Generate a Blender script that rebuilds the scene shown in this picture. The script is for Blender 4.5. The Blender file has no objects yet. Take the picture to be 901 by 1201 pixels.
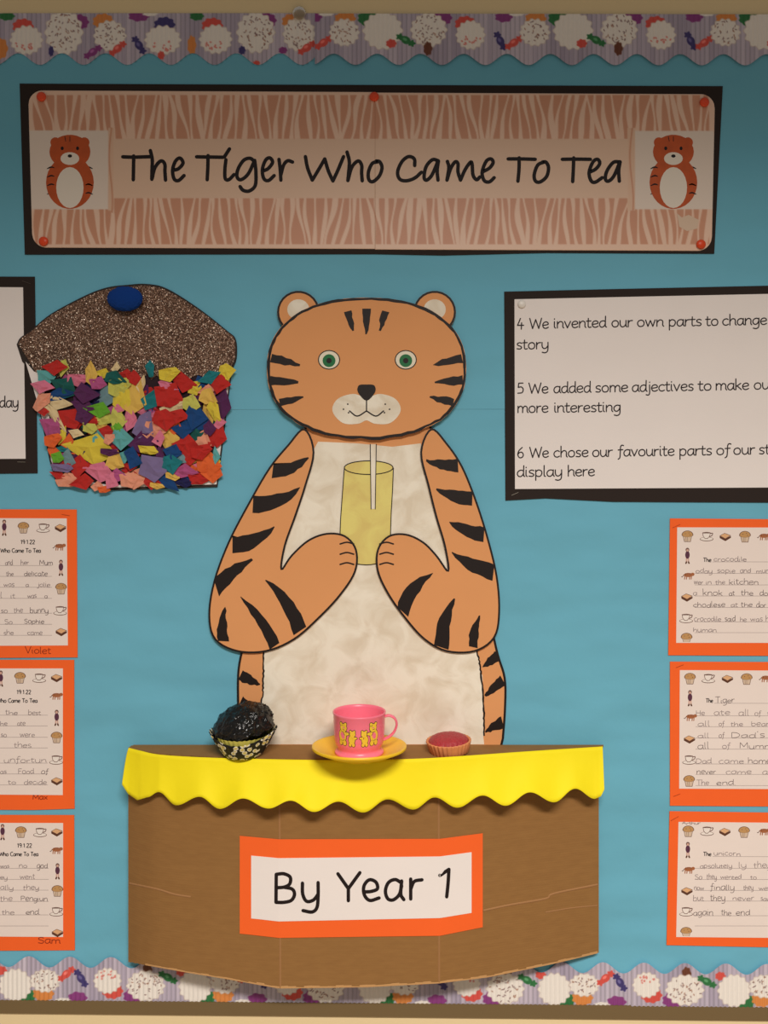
import bpy, bmesh, math, random
import numpy as np
from mathutils import noise as mnoise, Vector

random.seed(7)
rng = np.random.RandomState(5)
SC = bpy.context.scene
COL = SC.collection

# ------------------------------------------------------------------ camera, light, exposure
S = 0.0013            # metres per photo pixel on the wall plane
D = 1.16              # camera distance from the wall
CZ = 1.45             # camera height
cam_d = bpy.data.cameras.new('camera'); cam = bpy.data.objects.new('camera', cam_d); COL.objects.link(cam)
cam.location = (0, -D, CZ); cam.rotation_euler = (math.pi/2, 0, 0)
cam_d.sensor_fit = 'VERTICAL'; cam_d.sensor_height = 24; cam_d.sensor_width = 18
cam_d.lens = 24*D/(1201*S); cam_d.clip_start = .01
SC.camera = cam

world = bpy.data.worlds.new('world'); SC.world = world; world.use_nodes = True
wb = world.node_tree.nodes['Background']; wb.inputs[0].default_value = (1, .92, .84, 1); wb.inputs[1].default_value = .20

def area(name, loc, target, sx, sy, power, col, spread=180):
    l = bpy.data.lights.new(name, 'AREA'); l.shape = 'RECTANGLE'; l.size = sx; l.size_y = sy
    l.energy = power; l.color = col; l.spread = math.radians(spread)
    o = bpy.data.objects.new(name, l); COL.objects.link(o); o.location = loc
    o.rotation_euler = (Vector(target)-Vector(loc)).to_track_quat('-Z', 'Y').to_euler()
    return o
# louvred ceiling luminaires: the louvres throw the light downwards, so the top of the board stays dimmer
area('ceiling_light', (.3, -2.25, 2.85), (.3, -2.25, 0), 1.2, .35, 112, (1, .925, .85), 141)

SC.view_settings.view_transform = 'Standard'; SC.view_settings.look = 'None'
SC.view_settings.gamma = 1; SC.view_settings.exposure = 0.0; SC.view_settings.use_curve_mapping = False

# ------------------------------------------------------------------ colour and materials
def lin(c):
    c = np.asarray(c, dtype=float)/255.
    return np.where(c <= .04045, c/12.92, ((c+.055)/1.055)**2.4)
def rgba(c):
    l = lin(c); return (float(l[0]), float(l[1]), float(l[2]), 1)
MATS = {}
def mat(name, c, rough=.85, bump=0, bscale=400, var=0, vscale=30, metal=0, spec=.3, coat=0, bdist=.0006):
    if name in MATS: return MATS[name]
    m = bpy.data.materials.new(name); m.use_nodes = True; nt = m.node_tree; N = nt.nodes; L = nt.links
    b = N['Principled BSDF']; b.inputs['Base Color'].default_value = rgba(c); b.inputs['Roughness'].default_value = rough
    b.inputs['Metallic'].default_value = metal; b.inputs['Specular IOR Level'].default_value = spec
    b.inputs['Coat Weight'].default_value = coat
    tc = N.new('ShaderNodeTexCoord')
    if var:
        n = N.new('ShaderNodeTexNoise'); n.inputs['Scale'].default_value = vscale; n.inputs['Detail'].default_value = 5
        L.new(tc.outputs['Object'], n.inputs['Vector'])
        r = N.new('ShaderNodeMix'); r.data_type = 'RGBA'
        c2 = tuple(max(0, v*(1-var)) for v in c); c3 = tuple(min(255, v*(1+var)) for v in c)
        r.inputs[6].default_value = rgba(c2); r.inputs[7].default_value = rgba(c3)
        L.new(n.outputs['Fac'], r.inputs[0]); L.new(r.outputs[2], b.inputs['Base Color'])
    if bump:
        n = N.new('ShaderNodeTexNoise'); n.inputs['Scale'].default_value = bscale; n.inputs['Detail'].default_value = 4
        L.new(tc.outputs['Object'], n.inputs['Vector'])
        bp = N.new('ShaderNodeBump'); bp.inputs['Strength'].default_value = bump; bp.inputs['Distance'].default_value = bdist
        L.new(n.outputs['Fac'], bp.inputs['Height']); L.new(bp.outputs['Normal'], b.inputs['Normal'])
    MATS[name] = m
    return m

M_wall = mat('cream_wall_paint', (236, 214, 168), .8, .3, 250)
M_floor = mat('floor_vinyl', (150, 135, 115), .6, .1, 60, .06)
M_frame = mat('board_frame', (118, 98, 66), .55, .1, 300)
M_blue = mat('blue_backing_paper', (108, 180, 204), .72, .25, 25, .02, 8, bdist=.004)
def rumple(m):
    nt = m.node_tree; N = nt.nodes; L = nt.links; b = N['Principled BSDF']; tc = N.new('ShaderNodeTexCoord')
    mp = N.new('ShaderNodeMapping'); mp.inputs['Scale'].default_value = (1.6, 1, 3.5); L.new(tc.outputs['Object'], mp.inputs[0])
    n = N.new('ShaderNodeTexNoise'); n.inputs['Scale'].default_value = 2.2; n.inputs['Detail'].default_value = 2; L.new(mp.outputs[0], n.inputs['Vector'])
    bp = N.new('ShaderNodeBump'); bp.inputs['Strength'].default_value = .8; bp.inputs['Distance'].default_value = .02
    old = b.inputs['Normal'].links[0].from_node; L.new(n.outputs['Fac'], bp.inputs['Height']); L.new(old.outputs['Normal'], bp.inputs['Normal']); L.new(bp.outputs['Normal'], b.inputs['Normal'])
rumple(M_blue)
M_black = mat('black_card', (42, 32, 28), .8, .2, 500)
M_white = mat('white_paper', (240, 232, 228), .8, .15, 40, .012, 12, bdist=.002)
M_cream = mat('worksheet_paper', (238, 224, 216), .8, .15, 60, .012, 12, bdist=.002)
M_orange = mat('orange_card', (250, 104, 40), .8, .12, 60, .02, 14, bdist=.002)
M_ink = mat('black_ink', (26, 15, 16), .6)
M_print = mat('print_ink', (40, 30, 32), .7)
M_pencil = mat('pencil_grey', (140, 124, 124), .8)
M_pencild = mat('pencil_dark', (104, 88, 88), .8)
M_rule = mat('ruled_line', (178, 164, 160), .8)
M_name = mat('red_brown_pencil', (150, 48, 18), .8)
M_staple = mat('staple_steel', (190, 180, 165), .35, metal=.9)
M_pin = mat('orange_pin_plastic', (232, 72, 22), .35, spec=.5)
M_wpin = mat('white_pin_plastic', (238, 232, 224), .35, spec=.5)
M_tan = mat('tan_orange_card', (226, 158, 102), .75, .15, 30, .02, 10, bdist=.002)
M_marker = mat('black_marker', (28, 18, 16), .55, .2, 300)
M_yellow = mat('yellow_paper', (249, 230, 22), .7, .35, 22, .015, 12, bdist=.004)
M_kraft_edge = mat('kraft_edge', (196, 150, 98), .9, .5, 600)
M_kraft_dark = mat('kraft_inside', (96, 66, 40), .9)

def painted(name, c, c2):
    m = mat(name, c, .6); nt = m.node_tree; N = nt.nodes; L = nt.links; b = N['Principled BSDF']
    tc = N.new('ShaderNodeTexCoord')
    n = N.new('ShaderNodeTexNoise'); n.inputs['Scale'].default_value = 26; n.inputs['Detail'].default_value = 8; n.inputs['Distortion'].default_value = .7
    L.new(tc.outputs['Object'], n.inputs['Vector'])
    r = N.new('ShaderNodeValToRGB'); r.color_ramp.elements[0].position = .36; r.color_ramp.elements[1].position = .6
    r.color_ramp.elements[0].color = rgba(c2); r.color_ramp.elements[1].color = rgba(c)
    L.new(n.outputs['Fac'], r.inputs[0]); L.new(r.outputs[0], b.inputs['Base Color'])
    bp = N.new('ShaderNodeBump'); bp.inputs['Strength'].default_value = .5; bp.inputs['Distance'].default_value = .002
    L.new(n.outputs['Fac'], bp.inputs['Height']); L.new(bp.outputs['Normal'], b.inputs['Normal'])
    return m
M_paint = painted('white_brushed_paint', (244, 236, 218), (226, 213, 190))
M_ypaint = painted('pale_yellow_paint', (232, 218, 128), (222, 200, 118))

def kraft():
    m = mat('kraft_cardboard', (150, 104, 62), .85); nt = m.node_tree; N = nt.nodes; L = nt.links; b = N['Principled BSDF']
    tc = N.new('ShaderNodeTexCoord'); mp = N.new('ShaderNodeMapping'); mp.inputs['Scale'].default_value = (8, 8, 30)
    L.new(tc.outputs['Object'], mp.inputs[0])
    n = N.new('ShaderNodeTexNoise'); n.inputs['Scale'].default_value = 6; n.inputs['Detail'].default_value = 6
    L.new(mp.outputs[0], n.inputs['Vector'])
    r = N.new('ShaderNodeValToRGB'); r.color_ramp.elements[0].position = .3; r.color_ramp.elements[1].position = .7
    r.color_ramp.elements[0].color = rgba((143, 103, 57)); r.color_ramp.elements[1].color = rgba((150, 109, 61))
    L.new(n.outputs['Fac'], r.inputs[0]); L.new(r.outputs[0], b.inputs['Base Color'])
    w = N.new('ShaderNodeTexWave'); w.bands_direction = 'Z'; w.inputs['Scale'].default_value = 90; w.inputs['Distortion'].default_value = .5
    L.new(tc.outputs['Object'], w.inputs['Vector'])
    bp = N.new('ShaderNodeBump'); bp.inputs['Strength'].default_value = .06; bp.inputs['Distance'].default_value = .0008
    L.new(w.outputs['Fac'], bp.inputs['Height']); L.new(bp.outputs['Normal'], b.inputs['Normal'])
    return m
M_kraft = kraft()

def attr_mat(name, rough=.6, spec=.3):
    m = mat(name, (200, 200, 200), rough, spec=spec); nt = m.node_tree
    a = nt.nodes.new('ShaderNodeAttribute'); a.attribute_name = 'Col'
    nt.links.new(a.outputs['Color'], nt.nodes['Principled BSDF'].inputs['Base Color'])
    return m
M_border = attr_mat('printed_corrugated_border', .6)
M_banner = attr_mat('printed_laminated_banner', .42, .4)

# ------------------------------------------------------------------ geometry helpers
def W(px, py, d):
    f = (D-d)/D
    return Vector(((px-450.5)*S*f, -d, CZ-(py-600.5)*S*f))

def link(name, verts, faces, m, parent=None, smooth=False, mids=None, mats=None, loc=None):
    """make a mesh object; verts are world coordinates"""
    me = bpy.data.meshes.new(name)
    if parent is not None: base = parent['_b']
    elif loc is not None: base = tuple(loc)
    else:
        a = np.array([tuple(v) for v in verts]); base = ((a[:, 0].min()+a[:, 0].max())/2, a[:, 1].max(), a[:, 2].min())
    me.from_pydata([(v[0]-base[0], v[1]-base[1], v[2]-base[2]) for v in verts], [], faces)
    for mm in (mats or [m]): me.materials.append(mm)
    if mids: me.polygons.foreach_set('material_index', mids)
    if smooth: me.polygons.foreach_set('use_smooth', [True]*len(me.polygons))
    me.update()
    o = bpy.data.objects.new(name, me); COL.objects.link(o)
    if parent is not None: o.parent = parent
    else: o.location = base
    o['_b'] = base
    return o

def tag(o, label=None, cat=None, group=None, kind=None):
    if label: o['label'] = label
    if cat: o['category'] = cat
    if group: o['group'] = group
    if kind: o['kind'] = kind
    return o

def thing(name, label, cat, loc, group=None):
    o = bpy.data.objects.new(name, None); COL.objects.link(o); o.location = loc; o.empty_display_size = .02
    o['_b'] = tuple(loc)
    return tag(o, label, cat, group)

def cat_rom(pts, n=6, closed=False):
    P = [np.array(p, float) for p in pts]
    if len(P) < 3 and not closed: return [tuple(p) for p in P]
    out = []; L = len(P); rngk = range(L if closed else L-1)
    for i in rngk:
        if closed: a, b, c, d = P[(i-1) % L], P[i], P[(i+1) % L], P[(i+2) % L]
        else:
            a = P[i-1] if i > 0 else 2*P[0]-P[1]; b = P[i]; c = P[i+1]; d = P[i+2] if i+2 < L else 2*P[-1]-P[-2]
        for k in range(n):
            t = k/n
            out.append(tuple(.5*((2*b)+(-a+c)*t+(2*a-5*b+4*c-d)*t*t+(-a+3*b-3*c+d)*t**3)))
    if not closed: out.append(tuple(P[-1]))
    return out

def card(name, pts, d, th, m, parent=None, mapf=None, edge=None):
    """flat cut-out: polygon in pixels, front face at depth d (m), thickness th"""
    f = mapf or (lambda x, y, off: W(x, y, d) + Vector((0, -off, 0)))
    n = len(pts); front = [f(x, y, 0) for x, y in pts]
    area2 = sum(pts[i][0]*pts[(i+1) % n][1]-pts[(i+1) % n][0]*pts[i][1] for i in range(n))
    if area2 > 0: front = front[::-1]
    back = [v+Vector((0, th, 0)) for v in front]
    # polygon counter-clockwise when seen from the camera
    faces = [list(range(n)), list(range(2*n-1, n-1, -1))]
    for i in range(n):
        j = (i+1) % n; faces.append([j, i, n+i, n+j])
    return link(name, front+back, faces, m, parent)

class Rib:
    def __init__(s, mapf): s.f = mapf; s.v = []; s.q = []; s.k = 0; s.mi = []
    def stroke(s, pts, w, smooth=True, taper=0, mi=0, closed=False, jit=0):
        if smooth and (len(pts) > 2): pts = cat_rom(pts, 5, closed)
        P = np.array(pts, float)
        if jit: P = P + rng.uniform(-jit, jit, P.shape)
        if closed: P = np.vstack([P, P[:1]])
        keep = [0]+[i for i in range(1, len(P)) if np.hypot(*(P[i]-P[i-1])) > 1e-4]; P = P[keep]
        if len(P) < 2: return
        T = np.gradient(P, axis=0); T /= (np.linalg.norm(T, axis=1, keepdims=True)+1e-9)
        Nn = np.stack([-T[:, 1], T[:, 0]], 1); b = len(s.v); n = len(P)
        s.k += 1; off = (s.k % 7)*.000012
        for i in range(n):
            u = i/(n-1); ww = w*(1-taper*abs(2*u-1)**2)/2
            if jit: ww *= rng.uniform(.75, 1.25)
            for sg in (1, -1):
                q = P[i]+Nn[i]*ww*sg; s.v.append(s.f(q[0], q[1], off))
        for i in range(n-1): s.q.append([b+2*i, b+2*i+1, b+2*i+3, b+2*i+2]); s.mi.append(mi)
        if w > .9 and not closed and taper < .5:
            for e in (0, n-1): s.disc(P[e], w/2*(1-taper), w/2*(1-taper), mi, 8, off+.000006)
    def disc(s, c, rx, ry, mi=0, n=14, off=None, rot=0):
        if off is None: s.k += 1; off = s.k*.000012
        b = len(s.v)
        for k in range(n):
            a = -2*math.pi*k/n; x, y = rx*math.cos(a), ry*math.sin(a)
            s.v.append(s.f(c[0]+x*math.cos(rot)-y*math.sin(rot), c[1]+x*math.sin(rot)+y*math.cos(rot), off))
        s.q.append([b+i for i in range(n)]); s.mi.append(mi)
    def poly(s, pts, mi=0, off=None):
        if off is None: s.k += 1; off = s.k*.000012
        n = len(pts); a2 = sum(pts[i][0]*pts[(i+1) % n][1]-pts[(i+1) % n][0]*pts[i][1] for i in range(n))
        if a2 > 0: pts = pts[::-1]
        b = len(s.v)
        for p in pts: s.v.append(s.f(p[0], p[1], off))
        s.q.append([b+i for i in range(n)]); s.mi.append(mi)
    def build(s, name, m, parent, mats=None):
        return link(name, s.v, s.q, m, parent, mids=s.mi, mats=mats)

def flat(d): return lambda x, y, off: W(x, y, d)+Vector((0, -off, 0))

def revolve(prof, n, cx, cy, cz, fl=None):
    """prof: (r,z) list; returns verts, faces"""
    V = []; F = []
    for k, (r, z) in enumerate(prof):
        for i in range(n):
            a = 2*math.pi*i/n; rr, zz = (fl(a, r, z, k) if fl else (r, z))
            V.append(Vector((cx+rr*math.cos(a), cy+rr*math.sin(a), cz+zz)))
    for k in range(len(prof)-1):
        for i in range(n):
            j = (i+1) % n; F.append([k*n+i, k*n+j, (k+1)*n+j, (k+1)*n+i])
    return V, F

# ------------------------------------------------------------------ single-stroke alphabet
G = {
'a': (5, [[(4.3,4.3),(3,5),(1.3,4.3),(.5,2.4),(1.1,.4),(2.5,0),(3.7,1.2),(4.3,3.2)],[(4.4,5),(4.3,1.2),(5,0)]]),
'b': (5, [[(.6,8.5),(.6,0)],[(.7,3.6),(2.2,5),(4,4.3),(4.4,2.3),(3.5,.3),(2,0),(.7,1)]]),
'c': (4.4, [[(4,4.4),(2.8,5),(1.2,4.2),(.5,2.4),(1.2,.5),(2.7,0),(4.1,.7)]]),
'd': (5, [[(4.3,4.3),(3,5),(1.3,4.3),(.5,2.4),(1.1,.4),(2.5,0),(3.7,1.2),(4.3,3)],[(4.4,8.5),(4.3,1.2),(5,0)]]),
'e': (4.7, [[(.7,2.4),(2.6,2.6),(4.2,3.2),(3.8,4.6),(2.5,5),(1.1,4.2),(.5,2.4),(1.2,.5),(2.7,0),(4.3,.8)]]),
'f': (3.6, [[(3.9,8.2),(2.8,8.5),(2,7.4),(1.8,4),(1.5,-1),(.4,-2.4)],[(.4,4.8),(3.4,5)]]),
'g': (5, [[(4.3,4.3),(3,5),(1.3,4.3),(.5,2.5),(1.2,.6),(2.6,.3),(3.8,1.6),(4.3,3.2)],[(4.4,5),(4.4,1),(4.1,-2),(2.5,-3.1),(.8,-2.7)]]),
'h': (5, [[(.7,8.5),(.7,0)],[(.7,2.8),(2,4.7),(3.3,4.9),(4.2,3.8),(4.2,1),(4.8,0)]]),
'i': (2, [[(.8,5),(.8,1),(1.5,0)],[(.8,6.9),(.85,7.2)]]),
'j': (2.4, [[(1.6,5),(1.6,-1.5),(.7,-2.9),(-.6,-2.6)],[(1.6,6.9),(1.65,7.2)]]),
'k': (4.5, [[(.7,8.5),(.7,0)],[(3.8,4.9),(.8,2.4)],[(1.5,3),(4.2,0)]]),
'l': (2, [[(.8,8.5),(.8,1),(1.6,0)]]),
'm': (7.4, [[(.7,5),(.7,0)],[(.7,3),(1.8,4.8),(2.9,4.8),(3.7,3.6),(3.7,0)],[(3.7,3),(4.8,4.8),(6,4.8),(6.7,3.6),(6.7,1),(7.3,0)]]),
'n': (5, [[(.7,5),(.7,0)],[(.7,2.8),(2,4.7),(3.3,4.9),(4.2,3.8),(4.2,1),(4.8,0)]]),
'o': (5, [[(2.7,5),(1.2,4.3),(.5,2.4),(1.2,.5),(2.5,0),(4,.7),(4.5,2.7),(3.9,4.4),(2.7,5)]]),
'p': (5, [[(.7,5),(.7,-3)],[(.7,3.6),(2.2,5),(4,4.3),(4.4,2.3),(3.5,.3),(2,0),(.7,1)]]),
'q': (5, [[(4.3,4.3),(3,5),(1.3,4.3),(.5,2.5),(1.2,.4),(2.6,.1),(3.8,1.4),(4.3,3.2)],[(4.4,5),(4.4,-3)]]),
'r': (3.6, [[(.7,5),(.7,0)],[(.7,2.6),(1.6,4.5),(3.3,4.9)]]),
's': (4, [[(3.5,4.5),(2.3,5),(.9,4.3),(1.1,3),(2.8,2.2),(3.5,1.2),(2.6,.1),(.6,.3)]]),
't': (3.4, [[(1.4,7),(1.3,1.2),(2,0),(3.2,.3)],[(.2,4.9),(3.1,5)]]),
'u': (5, [[(.6,5),(.7,1.6),(1.8,0),(3.3,.5),(4.2,2.2)],[(4.3,5),(4.3,1),(4.9,0)]]),
'v': (4.6, [[(.4,5),(2.2,0)],[(2.2,0),(4.2,5)]]),
'w': (6.6, [[(.4,5),(1.8,0)],[(1.8,0),(3.3,4.6)],[(3.3,4.6),(4.8,0)],[(4.8,0),(6.2,5)]]),
'x': (4.6, [[(.5,5),(4.1,0)],[(4.1,5),(.5,0)]]),
'y': (5, [[(.6,5),(.7,1.8),(1.8,.2),(3.3,.7),(4.2,2.2)],[(4.4,5),(4.4,1),(4,-2),(2.4,-3.1),(.7,-2.7)]]),
'z': (4.4, [[(.5,5),(4,5)],[(4,5),(.5,0)],[(.5,0),(4.1,0)]]),
'A': (6.4, [[(.3,0),(3.2,8)],[(3.2,8),(6,0)],[(1.5,2.8),(4.9,2.8)]]),
'C': (6.2, [[(5.6,7.2),(3.9,8),(1.6,6.8),(.6,4),(1.6,1),(3.9,0),(5.8,.9)]]),
'D': (6.4, [[(.8,8),(.8,0)],[(.8,8),(3.6,7.6),(5.6,5.6),(5.6,2.6),(3.6,.4),(.8,0)]]),
'F': (5, [[(.8,8),(.8,0)],[(.8,8),(4.6,8)],[(.8,4.2),(4,4.2)]]),
'H': (6.4, [[(.8,8),(.8,0)],[(5.5,8),(5.5,0)],[(.8,4.2),(5.5,4.2)]]),
'M': (7.6, [[(.7,0),(1.1,8)],[(1.1,8),(3.8,2)],[(3.8,2),(6.5,8)],[(6.5,8),(6.9,0)]]),
'P': (5.6, [[(.8,8),(.8,0)],[(.8,8),(3.6,7.8),(5,6.2),(3.8,4.3),(.8,3.9)]]),
'S': (5.4, [[(4.7,7.2),(3,8),(1,7),(1.2,5),(3.6,3.9),(4.9,2.2),(3.6,.2),(.7,.7)]]),
'T': (5.8, [[(.2,8),(5.6,8)],[(2.9,8),(2.9,0)]]),
'V': (5.8, [[(.3,8),(2.9,0)],[(2.9,0),(5.5,8)]]),
'W': (8.6, [[(.3,8),(2.2,0)],[(2.2,0),(4.3,7)],[(4.3,7),(6.4,0)],[(6.4,0),(8.3,8)]]),
'.': (2, [[(.8,.2),(.9,.5)]]), "'": (1.8, [[(1,8.4),(.7,6.8)]]), ' ': (3.2, []),
'1': (3.6, [[(.5,6.4),(2.2,8)],[(2.2,8),(2.2,0)]]),
'2': (5, [[(.7,6.6),(2.4,8),(4.2,6.8),(3.8,4.6),(.6,.1)],[(.6,0),(4.5,0)]]),
'4': (5, [[(2.4,8),(.4,2.6)],[(.4,2.6),(4.6,2.6)],[(3.2,4.6),(3,-.4)]]),
'5': (5, [[(4.2,8),(1.2,8)],[(1.2,8),(.9,4.7)],[(.9,4.7),(3,5),(4.3,3.2),(3.5,.6),(.6,.2)]]),
'6': (5, [[(3.6,8),(1.4,5.6),(.6,2.6),(1.6,.2),(3.5,.3),(4.4,2.2),(3.4,4.2),(1.6,4),(.7,2.6)]]),
'9': (5, [[(4.3,6),(3,8),(1,7.2),(.8,5.2),(2.4,4.2),(4,5.2),(4.3,6.4)],[(4.3,6.4),(4,3),(2.6,0)]]),
}
def write(rb, text, x0, x1, y, w, xh, y1=None, mi=0, wob=0):
    """letters between x0 and x1, baseline y (y1 at the right end), x-height in px"""
    tot = sum(G[c][0] for c in text); k = (x1-x0)/tot; cur = 0; y1 = y if y1 is None else y1; u = xh/5
    for c in text:
        adv, st = G[c]; dy = random.uniform(-wob, wob); sc = 1+random.uniform(-wob, wob)*.3
        for s_ in st:
            pts = []
            for (a, b) in s_:
                X = x0+(cur+a)*k+random.uniform(-wob, wob)*.35
                Y = y+(y1-y)*(X-x0)/(x1-x0)-b*u*sc+dy+random.uniform(-wob, wob)*.35
                pts.append((X, Y))
            rb.stroke(pts, w, mi=mi)
        cur += adv

# ------------------------------------------------------------------ the setting
def box(name, x0, x1, y0, y1, z0, z1, m, parent=None):
    v = [(x, y, z) for z in (z0, z1) for y in (y0, y1) for x in (x0, x1)]
    f = [[0, 2, 3, 1], [4, 5, 7, 6], [0, 1, 5, 4], [2, 6, 7, 3], [0, 4, 6, 2], [1, 3, 7, 5]]
    return link(name, v, f, m, parent, loc=(0, 0, 0) if parent is None else None)
tag(box('wall_back', -2.4, 2.4, 0, .1, 0, 2.8, M_wall), kind='structure')
tag(box('floor', -2.4, 2.4, -3.6, 0, -.05, 0, M_floor), kind='structure')

def strip(name, p, d0, d1, m):   # quad given in px at the front depth, solid back to the wall
    return card(name, p, d1, d1-d0, m)
tag(strip('trim_1', [(-140, 1172.5), (1040, 1182.5), (1040, 1198.5), (-140, 1187)], .0002, .0050, M_frame), kind='structure')

def backing(name, y0l, y0r, y1l, y1r, dbase, seed, label):
    nx, ny = 190, 90; V = []; F = []
    for j in range(ny+1):
        for i in range(nx+1):
            u, v = i/nx, j/ny; x = -140+1180*u
            y = (y0l+(y0r-y0l)*u)*(1-v)+(y1l+(y1r-y1l)*u)*v
            q = Vector((x*.012, y*.004, seed)); a = mnoise.noise(q)*.5+mnoise.noise(q*2.3+Vector((0, 0, 9)))*.3
            q2 = Vector((x*.003+y*.009, y*.012, seed+5)); a += .35*(1-abs(mnoise.noise(q2))*2)
            V.append(W(x, y, dbase+.00035*a))
    for j in range(ny):
        for i in range(nx):
            a = j*(nx+1)+i; F.append([a, a+nx+1, a+nx+2, a+1])
    return tag(link(name, V, F, M_blue, smooth=True), label, 'backing paper')
backing('backing_paper', 484, 474, 1178, 1188, .0006, 3, 'lower length of light blue backing paper behind the writing sheets and the cardboard counter')
backing('backing_paper', 20, 22, 481, 479, .0011, 8, 'upper length of blue backing paper behind the title banner and the figure\'s head')

# ------------------------------------------------------------------ printed corrugated borders
def paint_motifs(X, Y, motifs):
    """X,Y px arrays -> sRGB array; lavender stripes with cupcakes and sweets printed on"""
    h, w = X.shape
    k = np.floor(X/5.3).astype(int); r = np.random.RandomState(11).uniform(0, 1, 4000)
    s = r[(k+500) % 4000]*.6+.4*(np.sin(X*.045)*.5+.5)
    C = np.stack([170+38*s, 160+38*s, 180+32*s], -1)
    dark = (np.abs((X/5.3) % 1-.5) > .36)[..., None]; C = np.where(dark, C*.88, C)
    def el(cx, cy, rx, ry, col, lobes=0, amp=0, rot=0, soft=.8):
        nonlocal C
        dx, dy = X-cx, Y-cy; a, b = math.cos(rot), math.sin(rot); u = (dx*a+dy*b)/rx; v = (-dx*b+dy*a)/ry
        rad = np.sqrt(u*u+v*v)+1e-6; lim = 1+amp*np.cos(np.arctan2(v, u)*lobes)
        f = np.clip((lim-rad)*min(rx, ry)/soft+.5, 0, 1)[..., None]
        C = C*(1-f)+np.array(col, float)*f
    RED, PUR, ORA, NAV, GRN, CRM = (218, 88, 78), (142, 66, 132), (222, 142, 76), (70, 62, 118), (52, 120, 70), (240, 234, 226)
    colr = dict(r=RED, p=PUR, o=ORA, n=NAV, g=GRN)
    for mo in motifs:
        t, x, y = mo[0], mo[1], mo[2]
        if x < X.min()-40 or x > X.max()+40: continue
        if t == 'cake':
            _, x, y, rx, ry, bc, bx, by, dots = mo
            el(bx, by, 12, 9, colr[bc], 9, .07)
            el(x, y, rx+1, ry+1, (214, 200, 190), 14, .06); el(x, y, rx, ry, CRM, 14, .06)
            rr = random.Random(int(x*7)+3)
            if dots == 'd':
                n = int(rx*ry/8)
                for _i in range(n):
                    a, q = rr.uniform(0, 6.28), math.sqrt(rr.uniform(0, .82))
                    el(x+rx*q*math.cos(a), y+ry*q*math.sin(a), 1.35, .6, rr.choice([(126, 96, 96), (140, 112, 112), (166, 120, 100)]), rot=rr.uniform(0, 3), soft=.6)
            elif dots == 'r':
                s_ = 1 if by < y else -1
                for _i in range(14):
                    a = rr.uniform(.3, 2.8)*s_; q = rr.uniform(.35, .85)
                    el(x+rx*q*math.cos(a), y+ry*q*math.sin(a), 1.4, 1.0, (224, 140, 132), rot=rr.uniform(0, 3), soft=.6)
        elif t == 'sweet':
            _, x, y, c, a = mo; c = colr[c]; ca, sa = math.cos(a), math.sin(a)
            el(x-ca*8, y-sa*8, 4, 3.6, c, 5, .2); el(x+ca*8, y+sa*8, 4, 3.6, c, 5, .2)
            el(x, y, 6, 4.5, c, rot=a); el(x-1, y-1, 2.6, 1.6, tuple(min(255, v+50) for v in c), rot=a)
        elif t == 'blob':
            _, x, y, rx, ry, c = mo; el(x, y, rx, ry, colr.get(c, CRM if c == 'w' else (112, 66, 48)), 7, .08)
    return C

def border(name, x0, x1, straight, edge, dbase, motifs, label, group, amp=.0008):
    nx = int((x1-x0)/.9); ny = 62
    xs = np.linspace(x0, x1, nx+1); v = np.linspace(0, 1, ny+1)[:, None]
    Y = straight(xs)[None, :]*(1-v)+edge(xs)[None, :]*v; X = np.repeat(xs[None, :], ny+1, 0)
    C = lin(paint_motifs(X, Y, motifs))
    d = dbase+amp*(1+np.cos(2*np.pi*X/5.3))
    f = (D-d)/D; P = np.stack([(X-450.5)*S*f, -d, CZ-(Y-600.5)*S*f], -1).reshape(-1, 3)
    base = np.array([P[:, 0].mean(), P[:, 1].max(), P[:, 2].min()])
    i, j = np.meshgrid(np.arange(nx), np.arange(ny)); a = (j*(nx+1)+i).ravel()
    Q = np.stack([a, a+nx+1, a+nx+2, a+1], 1) if edge(xs)[0] > straight(xs)[0] else np.stack([a, a+1, a+nx+2, a+nx+1], 1)
    me = bpy.data.meshes.new(name); me.vertices.add(len(P)); me.vertices.foreach_set('co', (P-base).ravel())
    me.loops.add(Q.size); me.loops.foreach_set('vertex_index', Q.ravel().astype(np.int32))
    me.polygons.add(len(Q)); me.polygons.foreach_set('loop_start', np.arange(0, Q.size, 4).astype(np.int32))
    me.polygons.foreach_set('loop_total', np.full(len(Q), 4, np.int32))
    me.update(calc_edges=True); me.polygons.foreach_set('use_smooth', [True]*len(Q))
    ca = me.color_attributes.new('Col', 'FLOAT_COLOR', 'POINT')
    ca.data.foreach_set('color', np.concatenate([C.reshape(-1, 3), np.ones((len(P), 1))], 1).ravel().astype(np.float32))
    me.materials.append(M_border); o = bpy.data.objects.new(name, me); COL.objects.link(o); o.location = base
    return tag(o, label, 'border', group)

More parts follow.
